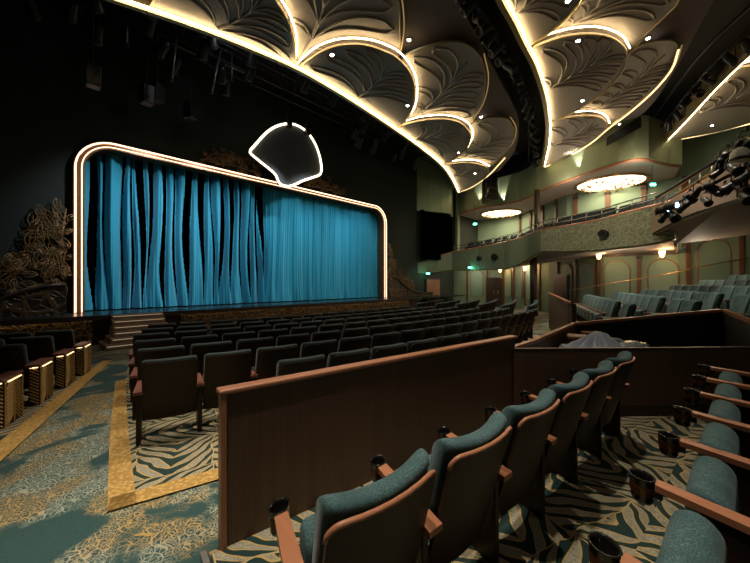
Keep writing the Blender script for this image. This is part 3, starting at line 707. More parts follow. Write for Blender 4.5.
# lower wall decoration
def along(L, z=0):
    out = []
    for i in range(len(L)-1):
        a = Vector(L[i]); b = Vector(L[i+1]); out.append((a, b, (b-a).length))
    return out
def wallpt(L, s):
    for a, b, l in along(L):
        if s <= l: d = (b-a)/l; return a+d*s, d
        s -= l
    d = (b-a).normalized(); return b, d
total = sum(l for _, _, l in along(LW))
s = 1.2; pid = 0
where = ['beyond the far block', 'near the far exit', 'beneath the balcony curve', 'behind the round pillar', 'left of the brown entry door', 'right of the brown entry door', 'behind the raised seats, far end', 'behind the raised seats, middle', 'behind the raised seats, under a sconce', 'beside the arched bay', 'near the right picture edge', 'right of the last arched panel', 'past the picture edge', 'further past the picture edge']
idx = 0
def inward(d): return Vector((d.y, -d.x))
while s < total-4:
    p, d = wallpt(LW, s); nv = -Vector((-d.y, d.x)); top = 3.0 if p.y > .55 else 3.75
    zb = .2 if p.y > 4 else 1.0
    o = empty('wall_pilaster', (p.x+nv.x*.04, p.y+nv.y*.04, 0), math.atan2(d.y, d.x), f'brown wood pilaster on the lower side wall, {ORD[idx+1]} from the stage end', 'pilaster', 'pilasters on the lower side wall')
    MB().rbox((0, 0, top/2-.1), (.13, .1, top), .01).build('shaft', M['pil'], o)
    MB().rbox((0, 0, top-.22), (.18, .14, .1), .02).build('capital', M['dbrown'], o)
    # arched moulding to next
    q1, dd = wallpt(LW, s+.32); q2, _ = wallpt(LW, s+1.28); L_ = (q2-q1).length; d3 = (q2-q1).normalized(); nv3 = -Vector((-d3.y, d3.x))
    if not (s > 8.1 and s < 9.6):
        o = empty('arched_moulding', (q1.x+nv3.x*.03, q1.y+nv3.y*.03, 0), math.atan2(d3.y, d3.x), f'thin arched frame on green side wall, {ORD[idx+1]} from the stage end', 'moulding', 'arched mouldings on the lower side wall')
        pts = [(0, 0, .6), (0, 0, top-.75)]+[(L_/2-L_/2*math.cos(t*PI/10), 0, top-.75+.4*math.sin(t*PI/10)) for t in range(1, 10)]+[(L_, 0, top-.75), (L_, 0, .6)]
        MB().tube(pts, .028, 5).build('frame_bead', M['door'], o)
        m_ = MB(); k = len(pts); m_.add([(x, -.0-.02, z) for x, y, z in pts]+[(x, .03, z) for x, y, z in pts], [tuple(range(k)), tuple(range(2*k-1, k-1, -1))]+[(i, (i+1) % k, k+(i+1) % k, k+i) for i in range(k)]); 
        m_.build('inset_panel', M['greenl'], o)
    idx += 1; s += 1.6
mt = MB(); mt.wall([V2(Vector(p)) for p in LW[1:8]], 2.86, 2.99, -.08); struct('trim_6', mt, M['dbrown'])
mt = MB(); mt.wall(LW[7:11], 3.72, 3.84, -.08); struct('trim_7', mt, M['dbrown'])
# sconces
SC = [(500, 270.5, 25.3), (525, 268.5, 21.5), (599, 256, 15.5), (662, 254, 13.9), (711, 236, 13.2)]
sl = ['farthest, beneath the balcony curve', 'second farthest, left of the round pillar', 'above the far end of the raised seats', 'above the middle of the raised seats', 'nearest, by the arched bays at right']
for i, (u, v, D) in enumerate(SC):
    p = PD(u, v, D-.35); o = empty('wall_sconce', p, 0, f'glowing amber wall sconce, {sl[i]}', 'sconce', 'sconces on the side wall')
    MB().lathe([(.03, -.14), (.07, -.1), (.10, .05), (.11, .12), (.09, .13)], (0, 0, 0), 14).build('glass_shade', M['sconce'], o)
    MB().rbox((.1, .05, -.15), (.25, .15, .06), .02).build('bracket', M['brass'], o)
    l = bpy.data.lights.new('sconce_light', 'POINT'); l.energy = 30; l.color = (1, .56, .24); l.shadow_soft_size = .12
    lo = bpy.data.objects.new('sconce_light', l); C.objects.link(lo); lo.location = p-F*.22+Vector((0, 0, .05))
# handrail on side wall of raised block
rail([PD(572, 291, 15.2), PD(620, 283, 14.3), PD(665, 276, 13.3), PD(700, 268, 12.9), PD(750, 259, 12.5)], 'brass handrail climbing the side wall behind the raised seats', .05, 1, 'handrail')
# pillar
p = PD(533.5, 282, 16.9); o = empty('round_pillar', (p.x, p.y, 0), 0, 'dark round pillar holding up the balcony curve', 'pillar')
MB().lathe([(.17, 0), (.17, 2.95)], (0, 0, 0), 18).build('shaft', M['dbrown'], o); MB().lathe([(.22, 0), (.22, .2), (.18, .25)], (0, 0, 0), 18).build('base', M['dbrown'], o)
p = PD(537, 282, 21.0); o = empty('round_pillar', (p.x, p.y, 3.2), 0, 'slim brown pillar standing on the balcony below the wavy soffit', 'pillar')
MB().lathe([(.16, 0), (.16, 4.3)], (0, 0, 0), 18).build('shaft', M['dbrown'], o); MB().lathe([(.2, 0), (.2, .12), (.16, .15)], (0, 0, 0), 18).build('base', M['dbrown'], o)
# doors
def door(nm, p, rz, w, h, mt, leaves=2):
    o = empty(nm, p, rz); tag(o, kind='structure')
    MB().rbox((0, .02, h/2), (w+.2, .1, h+.1), .01).build('door_frame', M['dbrown'], o)
    for k in range(leaves):
        x = 0 if leaves == 1 else (-w/4, w/4)[k]
        lf = MB().rbox((x, -.04, h/2), (w/leaves-.02, .06, h-.05), .01).build('door_leaf', M[mt], o)
        MB().tube([(x+(.28 if k == 0 else -.28)*w/2, -.1, h*.42), (x+(.28 if k == 0 else -.28)*w/2, -.1, h*.55)], .02, 6).build('door_handle', M['steel'], lf)
pd = PY(433, 290, SPY-.1); door('door_1', (pd.x, SPY-.1, -.24), 0, 1.75, 2.15, 'door')
p, d = wallpt(LW, 3.0+.6); door('door_2', (p.x-.12, p.y, -.2), math.atan2(d.y, d.x), 1.4, 2.2, 'dbrown', 2)
p, d = wallpt(LW, 11.2); nv = -Vector((-d.y, d.x)); door('door_3', (p.x+nv.x*.06, p.y+nv.y*.06, -.05), math.atan2(d.y, d.x), 1.2, 2.15, 'pil', 1)
# exit glow lamps
for (u, v, D, lab) in ((428, 273.5, 25, 'small green exit lamp above the far double door'), (470, 267.5, 24, 'small green exit lamp under the balcony sweep'), (475, 224, 24, 'small green exit lamp on the upper balcony, far end'), (653, 184.5, 16.5, 'small green exit lamp on the upper balcony, near end')):
    p = PD(u, v, D); o = empty('exit_lamp', p, YAW-PI/2, lab, 'lamp', 'green exit lamps')
    MB().rbox((0, 0, 0), (.26, .06, .13), .02).build('lens', M['exitg'], o); MB().rbox((0, .05, .03), (.3, .05, .2), .02).build('housing', M['black'], o); MB().tube([(0, .05, .1), (0, .05, (2.95 if p.z < 3.5 else 7.5)-p.z)], .012, 5).build('rod', M['black'], o)
    l = bpy.data.lights.new('exit_light', 'POINT'); l.energy = 5; l.color = (.1, 1, .6); l.shadow_soft_size = .1
    lo = bpy.data.objects.new('exit_light', l); C.objects.link(lo); lo.location = p-F*.2-Vector((0, 0, .1))

# upper soffit and upper front wall
SE = [(454, 217), (466, 212), (480, 208), (500, 205.5), (520, 201.6), (530, 198), (538, 193), (558, 185), (580, 177), (600, 170), (620, 163.6), (634, 160.5), (646, 160.5), (657, 164), (668, 166.5), (679, 167)]
SP = [PZ(u, v, 7.5) for u, v in SE]
sp2 = [V2(p) for p in SP]
sf = MB(); ret = [(SP[-1].x+3.2, SP[-1].y+.4)]
sf.prism(sp2+ret+[(25.0, 3.4), (24.9, 6.3), (26.6, 8.0), (29.4, 11.0), (29.5, 13.5), (29.3, 14.85)], 7.5, 7.7); struct('ceiling_balcony_soffit', sf, M['cream'])
struct('wall_upper_front', MB().wall(sp2+ret, 7.6, 9.6, -.12), M['green_lit'])
struct('trim_8', MB().tube([(p.x, p.y, 7.56) for p in SP]+[(ret[0][0], ret[0][1], 7.56)], .09, 6), M['rail'])
# corner column with drape on the left end of the balcony
struct('wall_corner_column', MB().wall([(19.8, 14.88), (20.6, 14.3), (21.6, 13.9), (22.6, 13.7), V2(SP[0])], 6.95, 11, .12), M['green_lit'])
dr0 = PY(421, 240, 14.5); dr1 = PY(453.5, 240, 14.3)
def drape(u, v):
    p = dr0.lerp(dr1, u); return (p.x-dr0.x+.06*math.sin(u*50), p.y-dr0.y+.06*math.cos(u*50), 3.6*(1-v))
o = MB().grid(drape, 90, 4).build('black_drape', M['drape'], label='black hanging drape at the far left end of the balcony', cat='drape'); o.location = (dr0.x, dr0.y, 3.4)
# upper wall: pilasters, panels
i = 0; s = 2.2; tot = sum(l for _, _, l in along(UW))
while s < tot-5:
    p, d = wallpt(UW, s); nv = -Vector((-d.y, d.x))
    if not 2 > abs(p.y-13.9) > 0:
        o = empty('wall_pilaster', (p.x+nv.x*.05, p.y+nv.y*.05, 3.2), math.atan2(d.y, d.x), f'brown wood pilaster on the balcony back wall, {ORD[i+1]} from the stage end', 'pilaster', 'pilasters on the balcony back wall')
        MB().rbox((0, 0, 2.1), (.24, .12, 4.5), .01).build('shaft', M['pil'], o); MB().rbox((0, 0, 4.0), (.3, .18, .14), .02).build('capital', M['dbrown'], o); i += 1
    s += 1.75
for (s_, w) in ((5.0, 1.2), (12.6, 1.5)):
    p, d = wallpt(UW, s_); nv = -Vector((-d.y, d.x)); door('door_%d' % (4 if s_ < 6 else 5), (p.x+nv.x*.08, p.y+nv.y*.08, 3.2), math.atan2(d.y, d.x), w, 2.15, 'pil', 1)
# balcony seats
bi = 0
path = [p+Vector((.85, -.55, 0)) for p in T1[3:]]; path2 = [p+Vector((.85, -.5, 0)) for p in T2[:5]]
for nm, pth, nb in (('far sweep of the balcony', path, 12), ('near part of the balcony', path2, 8)):
    cum = [0]
    for a, b in zip(pth, pth[1:]): cum.append(cum[-1]+(b-a).length)
    for k in range(nb):
        s = cum[-1]*(k+.5)/nb; j = max(i for i in range(len(cum)-1) if cum[i] <= s); t = (s-cum[j])/(cum[j+1]-cum[j]); p = pth[j].lerp(pth[j+1], t); d = pth[j+1]-pth[j]
        seat('dark', p.x, p.y, 3.85, math.atan2(d.y, d.x)+PI, f'dark seat on the {nm}, {ORD[k+1]} from the stage end', 'dark seats on the balcony')
    struct('balcony_riser.%03d' % (1+(nb == 8)), MB().wall([V2(p) for p in pth], 3.2, 3.83, .35), M['dbrown'])
    struct('balcony_riser.%03d' % (3+(nb == 8)), MB().wall([V2(p) for p in pth], 3.2, 3.83, -.35), M['dbrown'])
# chandeliers
for (u, v, rr, lab) in ((501, 213.5, 1.58, 'glowing oval crystal ceiling light above the far end of the balcony'), (610, 183.5, 1.7, 'glowing oval crystal ceiling light above the near balcony')):
    p = PZ(u, v, 7.45); o = empty('ceiling_chandelier', p, 0, lab, 'chandelier', 'crystal lights in the balcony soffit')
    MB().lathe([(rr*1.06, .06), (rr*1.06, -.03), (rr, -.05), (rr*.97, .0)], (0, 0, 0), 36).build('rim', M['brass'], o)
    MB().lathe([(rr*.96, .03), (rr*.96, .0), (rr*.8, -.03), (.02, -.04)], (0, 0, 0), 36).build('glowing_disc', M['chand'], o)
    cm = MB(); rnd = random.Random(5)
    for k in range(70):
        a = rnd.uniform(0, 2*PI); q = rr*.85*math.sqrt(rnd.random()); s = rnd.uniform(.04, .09)
        cm.lathe([(.005, -.06-s*2.2), (s, -.06-s), (.005, -.06)], (q*math.cos(a), q*math.sin(a), 0), 5)
    tag(cm.build('crystals', M['rim'], o), kind='stuff')
    l = bpy.data.lights.new('chandelier_light', 'AREA'); l.shape = 'DISK'; l.size = rr*1.7; l.energy = 130; l.color = (1, .78, .5)
    lo = bpy.data.objects.new('chandelier_light', l); C.objects.link(lo); lo.location = p-Vector((0, 0, .3))
# speaker alcove and slot
def quadbox(name, px, D, depth, mt, lab, cat, part='cabinet'):
    ps = [PD(u, v, D_) for (u, v), D_ in zip(px, D)]; o = ps[0]; r = empty(name, o, 0, lab, cat); bk = Vector((F.x, F.y, 0))*depth
    MB().add([p-o for p in ps]+[p-o+bk for p in ps], [(0, 1, 2, 3), (7, 6, 5, 4), (0, 4, 5, 1), (1, 5, 6, 2), (2, 6, 7, 3), (3, 7, 4, 0)]).build(part, M[mt], r); return r
r = quadbox('speaker_array', [(484, 175), (497, 171), (497, 199), (484, 202.5)], [25.1, 24.3, 24.3, 25.1], .5, 'pic', 'tall dark speaker opening in the green wall above the balcony', 'speaker')
f4 = [PD(483.5, 174.5, 25)-r.location, PD(497.5, 170.5, 24.2)-r.location, PD(497.5, 199.5, 24.2)-r.location, PD(483.5, 203, 25)-r.location]
MB().tube(f4, .05, 4, True).build('frame', M['dbrown'], r)
for k in range(4):
    p = PD(490+random.uniform(-2, 2), 178+k*6.5, 24.2)-r.location; MB().rbox(p, (.5, .25, .34), .03, 2, Matrix.Rotation(YAW-PI/2+.3, 3, 'Z')).build('speaker_box', M['black'], r)
quadbox('speaker_slot', [(612.5, 134), (641, 115.5), (641.5, 127), (612, 143)], [16.0, 15.6, 15.6, 16.0], .4, 'matte', 'long black slot speaker under the second ceiling shell', 'speaker')

# ------------------------------------------------------------ ceiling shells
ZR, ZF, ZB, ZC = 8.72, 8.88, 9.14, 9.42
def proj(pts, z): return [PZ(u, v, z) for u, v in pts]
E1 = [(-60, -70), (20, -35), (75, -13), (120, 2), (165, 17), (210, 33), (255, 51), (300, 71), (345, 97), (385, 123), (415, 144), (440, 164), (451, 178), (458, 192.5)]
E2 = [(478, -75), (490, -30), (503, 2), (514, 22), (525, 45), (534, 62), (540, 78), (545, 95), (548, 113), (549, 130), (548, 145), (543.5, 167.5)]
E3 = [(850, -15), (800, 18), (760, 48), (735, 70), (710, 95), (690, 117), (667, 141)]
def bay(no, E, back, word):
    """rim beam, light strip; returns nothing"""
    pts = smooth_open(proj(E, ZR), 4); o = pts[len(pts)//2].copy(); o.z = ZR
    r = empty('shell_rim', o, 0, f'long curved rim glowing along its inner edge, {word}', 'ceiling rim')
    L = [p-o for p in pts]; n = len(L); nr = []
    for i in range(n):
        d = (L[min(n-1, i+1)]-L[max(0, i-1)]); q = Vector((-d.y, d.x, 0)).normalized()
        if q.y > 0: q = -q
        nr.append(q)     # towards the back of the house
    V = []
    for p, q in zip(L, nr): V += [p-q*.14+Vector((0, 0, .0)), p+q*.0+Vector((0, 0, 0)), p+q*.0+Vector((0, 0, .10)), p-q*.14+Vector((0, 0, .62))]
    fs = []
    for i in range(n-1):
        for k in range(4): fs.append((4*i+k, 4*i+4+k, 4*i+4+(k+1) % 4, 4*i+(k+1) % 4))
    MB().add(V, fs+[(0, 1, 2, 3), (4*n-1, 4*n-2, 4*n-3, 4*n-4)]).build('beam', M['rim'], r)
    MB().tube([p+q*.06+Vector((0, 0, .06)) for p, q in zip(L, nr)], .024, 5).build('light_strip', M['led'], r)
    # ceiling field
    bk = smooth_open(proj(back, ZC), 3)
    poly = [V2(PZ(u, v, ZC)) for u, v in E] + [V2(p) for p in reversed(bk)]
    struct('ceiling_bay_%d' % no, MB().prism(poly, ZC, ZC+.1), M['ceil'])
bay(1, E1, [(300, -220), (400, -110), (457, 0), (468, 20), (480, 43), (497, 75), (513, 105), (519, 125), (515, 150), (500, 170)], 'first shell over the stage front')
bay(2, E2, [(800, -170), (740, -45), (713, 2), (700, 25), (677, 67), (647, 110), (610, 135), (570, 156)], 'second shell over the middle of the house')
bay(3, E3, [(900, 95), (850, 105), (800, 115), (750, 124), (715, 133), (690, 138)], 'third shell at the upper right')
CATS = dict(cat='ceiling panel', group='leaf panels of the ceiling shells')
def leaf(out, z, base, tip, lab, led=None, n=6, rimc='rim'):
    """out: outline, base -> tip: midrib, led: stretch of the outline carrying a light strip"""
    P = smooth_closed(proj(out, z), 3); B = PZ(*base, z); T = PZ(*tip, z); c = sum(P, Vector())/len(P); o = Vector((c.x, c.y, z))
    r = empty('leaf_panel', o, 0, lab, 'ceiling panel', 'leaf panels of the ceiling shells'); L = [p-o for p in P]; k = len(L)
    MB().add([(p.x, p.y, 0) for p in L]+[(p.x, p.y, .06) for p in L], [tuple(range(k)), tuple(range(2*k-1, k-1, -1))]+[(i, (i+1) % k, k+(i+1) % k, k+i) for i in range(k)]).build('panel', M['leafc'], r)
    MB().tube([(p.x, p.y, -.01) for p in L], .028, 5, True).build('edge_moulding', M['rim'], r)
    # veins: midrib + curved side ribs and closed lobes
    B = B-o; T = T-o; ax = T-B; Ln = ax.length; d = ax.normalized(); q = Vector((-d.y, d.x, 0)); vm = MB()
    def inside(p):
        cc = False; j = k-1
        for i in range(k):
            a, b = L[i], L[j]
            if (a.y > p.y) != (b.y > p.y) and p.x < (b.x-a.x)*(p.y-a.y)/(b.y-a.y)+a.x: cc = not cc
            j = i
        return cc
    rad = min(.05, Ln*.012+.012)
    mid = [B+ax*t+q*(.04*Ln*math.sin(t*PI)) for t in [i/14 for i in range(14)]]
    vm.tube([(p.x, p.y, -.012) for p in mid], [rad*1.35*(1-.6*i/13) for i in range(14)], 6)
    for sg in (-1, 1):
        nn_ = max(3, n-2)
        for i in range(nn_):
            t0 = .03+.74*i/nn_; s = B+ax*t0+q*(.04*Ln*math.sin(t0*PI))
            an = math.radians(70-34*i/nn_)*sg; dirv = d*math.cos(an)+q*math.sin(an); nv = Vector((-dirv.y, dirv.x, 0))
            reach = .05
            while reach < Ln*1.3 and inside(s+dirv*reach): reach += .03*Ln
            reach *= .90
            if reach < .12*Ln: continue
            wd = min(.16*reach, .075*Ln)
            def ctr(t): return s+dirv*reach*t-nv*sg*(.16*reach*math.sin(t*PI))*1.0
            loop = []
            for j in range(12):
                t = j/11; loop.append(ctr(t)+nv*wd*(t**1.3)*math.sqrt(max(0, 1-t**5))*1.25)
            for j in range(11, -1, -1):
                t = j/11; loop.append(ctr(t)-nv*wd*(t**1.3)*math.sqrt(max(0, 1-t**5))*1.25)
            loop = [p for p in loop if inside(p)]
            if len(loop) > 4: vm.tube([(p.x, p.y, -.012) for p in loop], rad*.9, 5)
    vm.build('veins', M['leafc'], r)
    if led:
        lp = smooth_open(proj(led, z), 4); m = []
        for i, p in enumerate(lp):
            dd = lp[min(len(lp)-1, i+1)]-lp[max(0, i-1)]; qq = Vector((-dd.y, dd.x, 0)).normalized()
            if (p+qq*.1-o-0*dd).length < (p-qq*.1-o).length: qq = -qq
            m.append(p-o+qq*.10+Vector((0, 0, .11)))
        MB().tube(m, .02, 5).build('light_strip', M['led' if z == ZF else 'ledy'], r)
# first shell
tl = [(292, 68), (293.5, 43), (287, 20), (275, 0), (262, -22)]
leaf([(292, 68), (294, 43), (287, 20), (275, 0), (258, -25), (225, -35), (180, -22), (150, 6), (175, 18), (210, 30), (250, 47)], ZF, (215, 30), (272, -8), 'large leaf-veined panel left of the brightest corner, first shell', tl)
ta = [(300, 68), (312, 57), (323, 50), (337, 45.5), (352, 44), (366, 45), (380, 48.5), (397, 57)]
leaf([(300, 70), (296, 45), (289, 20), (277, 0), (262, -25), (255, -60), (300, -80), (350, -62), (385, -30), (398, 0), (400, 30), (397.5, 58), (377, 49), (350, 46), (323, 52)], ZB, (296, 66), (338, -58), 'biggest leaf panel between two glowing edges, first shell', [(398, 54), (400.5, 33), (399.5, 13), (396, -8)], 7)
leaf([(300, 71), (312, 58), (323, 51), (337, 46), (352, 44.5), (366, 45.5), (380, 49.5), (397, 58), (410, 73), (414.5, 90), (412, 110), (399, 126.5), (385, 121), (360, 105), (330, 87)], ZF, (357, 98), (392, 62), 'fan-veined leaf panel above the medallion side of the first shell', ta+[(410, 73), (414.5, 90), (412, 110), (399, 127)], 6)
tb_ = [(398, 128), (407, 124), (417, 121), (430, 119), (443, 118.5), (455, 120.5), (466, 126), (471, 137), (466, 149)]
leaf([(402, 59), (423, 48), (450, 41.5), (468, 44.5), (481, 58), (485.5, 83), (480, 107), (468, 125), (452, 120), (430, 119), (410, 123), (399, 127), (412, 110), (415, 90), (410, 73)], ZB, (414, 118), (472, 55), 'rounded leaf panel right of the fan-veined one, first shell', [(481, 58), (485.8, 83), (480.5, 107), (469, 124)], 7)
leaf([(398, 128.5), (417, 121.5), (443, 119), (460, 123), (470, 133), (469, 144), (460, 155), (444, 163.5), (428, 150), (412, 138)], ZF, (414, 139), (466, 132), 'small leaf panel third along the first glowing rim', tb_, 6)
tc_ = [(444, 165), (455, 163), (466, 162), (477, 163), (488, 168)]
leaf([(469, 127), (480, 119.5), (497, 117), (508, 120), (514, 131), (511, 145), (500, 158), (489, 167), (478, 163), (462, 161.5), (446, 164), (462, 153), (470, 140)], ZB, (458, 160), (509, 127), 'leaf panel before the far tip of the first shell', [(508, 120), (514, 131), (511, 145), (500, 158), (489, 167.5)], 6)
leaf([(444.5, 166), (455, 163.5), (466, 162.5), (480, 164.5), (488.5, 169), (486, 177), (474, 187), (459, 191.5), (452, 178)], ZF, (452, 176), (486, 169), 'smallest leaf panel at the far tip of the first shell', tc_, 5)
# second shell
th = [(527, 46), (540, 38), (553, 30), (567, 16), (580, 0), (590, -18)]
leaf([(525, 45), (540, 38), (553, 30), (567, 16), (580, 0), (592, -20), (585, -45), (545, -60), (510, -45), (498, -10), (505, 5), (515, 23)], ZF, (512, 15), (572, -35), 'leaf panel at the top of the second shell, nearest the rim', th, 6)
tj = [(529, 50), (540, 43.5), (552, 39), (565, 35.5), (578, 33.5), (592, 33), (606, 35.5), (619, 42), (626, 53)]
leaf([(529, 49), (541, 39), (554, 31), (569, 17), (582, 0), (600, -40), (650, -60), (690, -40), (679, 0), (667, 14), (647, 33), (628, 52), (616, 40), (600, 34), (578, 33.5), (552, 39)], ZB, (556, 36), (650, -40), 'wide bright leaf panel in the second shell, above the downlight', [(680, -4), (667, 14), (647, 33), (629, 50)], 7)
leaf([(529.5, 51), (552, 40), (578, 34.5), (604, 35.5), (620, 43), (627, 54), (623, 69), (611, 85), (593, 100), (570, 114), (549, 121), (546, 100), (540, 79), (534, 63)], ZF, (547, 89), (618, 46), 'fan-veined leaf panel in the middle of the second shell', tj, 7)
tk = [(549, 124), (567, 117), (580, 115), (593, 115), (603, 119), (607, 126)]
leaf([(629, 53), (643, 44), (660, 40.5), (674, 41), (677.5, 50), (670, 70), (650, 93), (627, 112), (608, 126), (600, 117), (580, 114.5), (562, 118), (593, 101), (613, 84), (624, 68)], ZB, (590, 113), (672, 48), 'long swept leaf panel along the rear edge of the second shell', [(677.8, 50), (670.5, 70), (650.5, 93), (627, 113), (608, 127), (590, 143), (565, 158)], 8)
leaf([(549.5, 125), (567, 117.5), (593, 116), (604, 120), (606, 128), (593, 140), (573, 152), (546, 165), (549, 145)], ZF, (550, 146), (603, 122), 'small leaf panel at the tip of the second shell', tk, 6)
# third shell
leaf([(668, 139.5), (690, 118), (710, 96), (734, 71), (752, 66), (775, 62), (800, 62), (790, 90), (770, 110), (750, 122), (720, 131), (690, 136.5)], ZF, (700, 112), (780, 78), 'leaf panel at the pointed tip of the third shell', [(736, 70), (752, 65), (775, 61), (800, 61)], 7)
leaf([(736, 69), (760, 49), (800, 20), (850, -10), (880, 10), (860, 50), (800, 62), (752, 65)], ZB, (765, 58), (840, 15), 'leaf panel at the right picture edge of the third shell', None, 6)
for (pts, w_) in (([(850, 103), (800, 114), (750, 124), (717, 132), (690, 137.5), (670, 141)], 'third shell'), ([(458, 192.5), (472, 187), (488, 176), (505, 158)], 'first shell'), ([(545, 167), (565, 158.5), (590, 144), (608, 129), (628, 114), (651, 94), (671, 71), (678.5, 50)], 'second shell')):
    ps = smooth_open(proj(pts, ZF), 3); o = ps[0].copy(); r = empty('gold_cove', o, 0, f'thin gold lit cove along the rear edge of the {w_}', 'light strip')
    MB().tube([p-o for p in ps], .028, 5).build('light_strip', M['ledc'], r); MB().tube([p-o+Vector((0, 0, .06)) for p in ps], .05, 4).build('channel', M['rim'], r)
# downlights
DLS = [(280, 24, ZB), (409, 39, ZC), (332, 54, ZF), (407.5, 105, ZF), (481, 116.5, ZC), (458.5, 152, ZF), (578, 40, ZF), (582.5, 100, ZF), (648, 37.5, ZC), (619.5, 123.5, ZB), (571, 152, ZF), (712, 125, ZF), (568, 0, ZF), (475, 173, ZF)]
dlab = ['left of the brightest leaf corner', 'right of the biggest leaf', 'top of fan-veined leaf, first shell', 'lower right of fan-veined leaf, first shell', 'between the two rear leaves, first shell', 'on the small third leaf, first shell', 'upper one on the middle leaf, second shell', 'lower one on the middle leaf, second shell', 'behind the swept leaf, second shell', 'near the tip of the swept leaf', 'on the tip leaf, second shell', 'in the third shell', 'at the top picture edge, second shell', 'on the far tip leaf, first shell']
for i, (u, v, z) in enumerate(DLS):
    p = PZ(u, v, z-.03); o = empty('downlight', p, 0, f'tiny bright round ceiling downlight, {dlab[i]}', 'downlight', 'ceiling downlights')
    MB().lathe([(.075, -.0), (.075, -.03), (.06, -.035), (.055, -.02)], (0, 0, 0), 12).build('bezel', M['white'], o); MB().lathe([(.05, -.028), (.05, -.038), (.005, -.04)], (0, 0, 0), 12).build('lens', M['dl'], o)

# ------------------------------------------------------------ overhead rigging
RX = [(i, y, z) for i, (y, z) in enumerate(((10.6, 10.3), (11.3, 10.2), (12.0, 10.1), (12.6, 9.9), (13.1, 9.8)))]
for i, y, z in RX:
    o = empty('lighting_bar', (8.5, y, z), 0, f'black lighting bar across the stage front, {ORD[i+1]} from the glowing shell', 'lighting bar', 'lighting bars above the stage front')
    t1 = MB().tube([(-12, 0, 0), (14, 0, 0)], .04, 6); t1.tube([(-12, 0, .4), (14, 0, .4)], .04, 6); t1.build('pipe', M['black'], o)
    br = MB()
    for k in range(52): x = -12+.5*k; br.tube([(x, 0, 0), (x+.25, 0, .4), (x+.5, 0, 0)], .015, 4)
    tag(br.build('bracing', M['black'], o), kind='stuff')
    for k in range(5):
        x = -9+k*5.2+i*.9; MB().tube([(x, 0, .4), (x, 0, 11-z)], .015, 5).build('hanger_rod', M['steel'], o)
fixm = {}
def fx_body():
    m = MB(); rot = Matrix.Rotation(.9, 3, 'X')
    m.lathe([(.05, .26), (.11, .24), (.13, .1), (.14, -.14), (.17, -.22), (.17, -.30), (.14, -.30), (.12, -.24)], (0, 0, -.42), 14, rot); return m
def fx_yoke(): return MB().tube([(-.19, 0, -.42), (-.19, 0, -.12), (-.12, 0, -.05), (.12, 0, -.05), (.19, 0, -.12), (.19, 0, -.42)], .02, 5)
def fx_clamp(): return MB().rbox((0, 0, 0), (.08, .1, .14), .015)
fixm = dict(b=fx_body().mesh('lamp_housing', M['black']), y=fx_yoke().mesh('yoke', M['black']), c=fx_clamp().mesh('clamp', M['black']))
def fixture(p, rz, lab, grp, sc=1):
    o = empty('stage_spotlight', p, rz, lab, 'spotlight', grp); o.scale = (sc, sc, sc)
    inst('lamp_housing', fixm['b'], o); inst('yoke', fixm['y'], o); inst('clamp', fixm['c'], o); return o
cnt = 0
for i, y, z in RX:
    for k in range(11):
        x = -1.5+k*1.75+random.uniform(-.4, .4)+i*.3
        if i > 1 and 6.0 < x < 11: continue
        fixture((x, y, z-.05), random.uniform(-.4, .4), f'black stage spotlight on the {ORD[i+1]} bar from the glowing shell, {ORD[k+1]} from left', 'spotlights on the bars above the stage front', 1.1)
# hanging speakers seen against the dark wall
for k, (u, v, D) in enumerate(((93, 76, 9.5), (147, 95, 11), (157, 93, 11.5), (190, 111, 12.5))):
    p = PD(u, v, D); o = empty('hanging_speaker', p, .2*k, f'black box hanging over the dark wall, {ORD[k+1]} from left', 'speaker', 'black boxes hanging over the dark wall')
    MB().rbox((0, 0, 0), (.34, .34, .62), .03).build('cabinet', M['black'], o); MB().tube([(0, 0, .3), (0, 0, 11-p.z)], .02, 5).build('hanger_rod', M['black'], o)
for k, (u, v0, v1, D) in enumerate(((127, 12, 45, 10), (172, 28, 80, 10.8), (212, 46, 92, 11.6), (232, 48, 80, 12.4))):
    p = PD(u, v1, D); q = PD(u, v0, D); o = empty('hanging_ladder_bar', (p.x, p.y, p.z), 0, f'thin grey vertical bar hanging in the dark rigging, {ORD[k+1]} from left', 'bar', 'vertical bars in the dark rigging')
    MB().tube([(0, 0, 0), (.15*(k % 3), 0, q.z-p.z)], .03, 5).build('bar', M['steel'], o); MB().rbox((0, 0, 0), (.1, .1, .1), .02).build('end_clamp', M['black'], o)
for k, (u0, v0, u1, v1, D) in enumerate(((171, 43, 208, 60, 11.5), (226, 65, 246, 73, 13))):
    p = PD(u0, v0, D); q = PD(u1, v1, D+1.2); o = empty('catwalk_edge', p, 0, f'pale edge of a catwalk glimpsed among the dark rigging, {("left", "right")[k]} one', 'catwalk')
    MB().tube([(0, 0, 0), q-p], .045, 4).build('edge_bar', M['silver'], o); MB().tube([(0, .3, .1), q-p+Vector((0, .3, .1))], .03, 4).build('deck_bar', M['black'], o)
# gaps before second and third shell: bars and fixtures
for no, E, w_ in ((2, E2, 'second'), (3, E3, 'third')):
    ps = smooth_open(proj(E, 9.3), 1); ps = [p+Vector((-.35, .55, 0)) if no == 2 else p+Vector((-.7, .7, 0)) for p in ps]; o = ps[4]
    r = empty('lighting_bar', o, 0, f'black curved lighting bar hidden in the slot before the {w_} shell', 'lighting bar')
    MB().tube([p-o for p in ps], .05, 6).build('pipe', M['black'], r); MB().tube([p-o+Vector((0, .3, .5)) for p in ps], .05, 6).build('upper_pipe', M['black'], r)
    j = 0
    for a, b in zip(ps, ps[1:]):
        for t in (0, .5):
            j += 1; q = a.lerp(b, t); fixture(q, random.uniform(-3, 3), f'black spotlight in the slot before the {w_} shell, {ORD[j]} along', f'spotlights before the {w_} shell', .85)
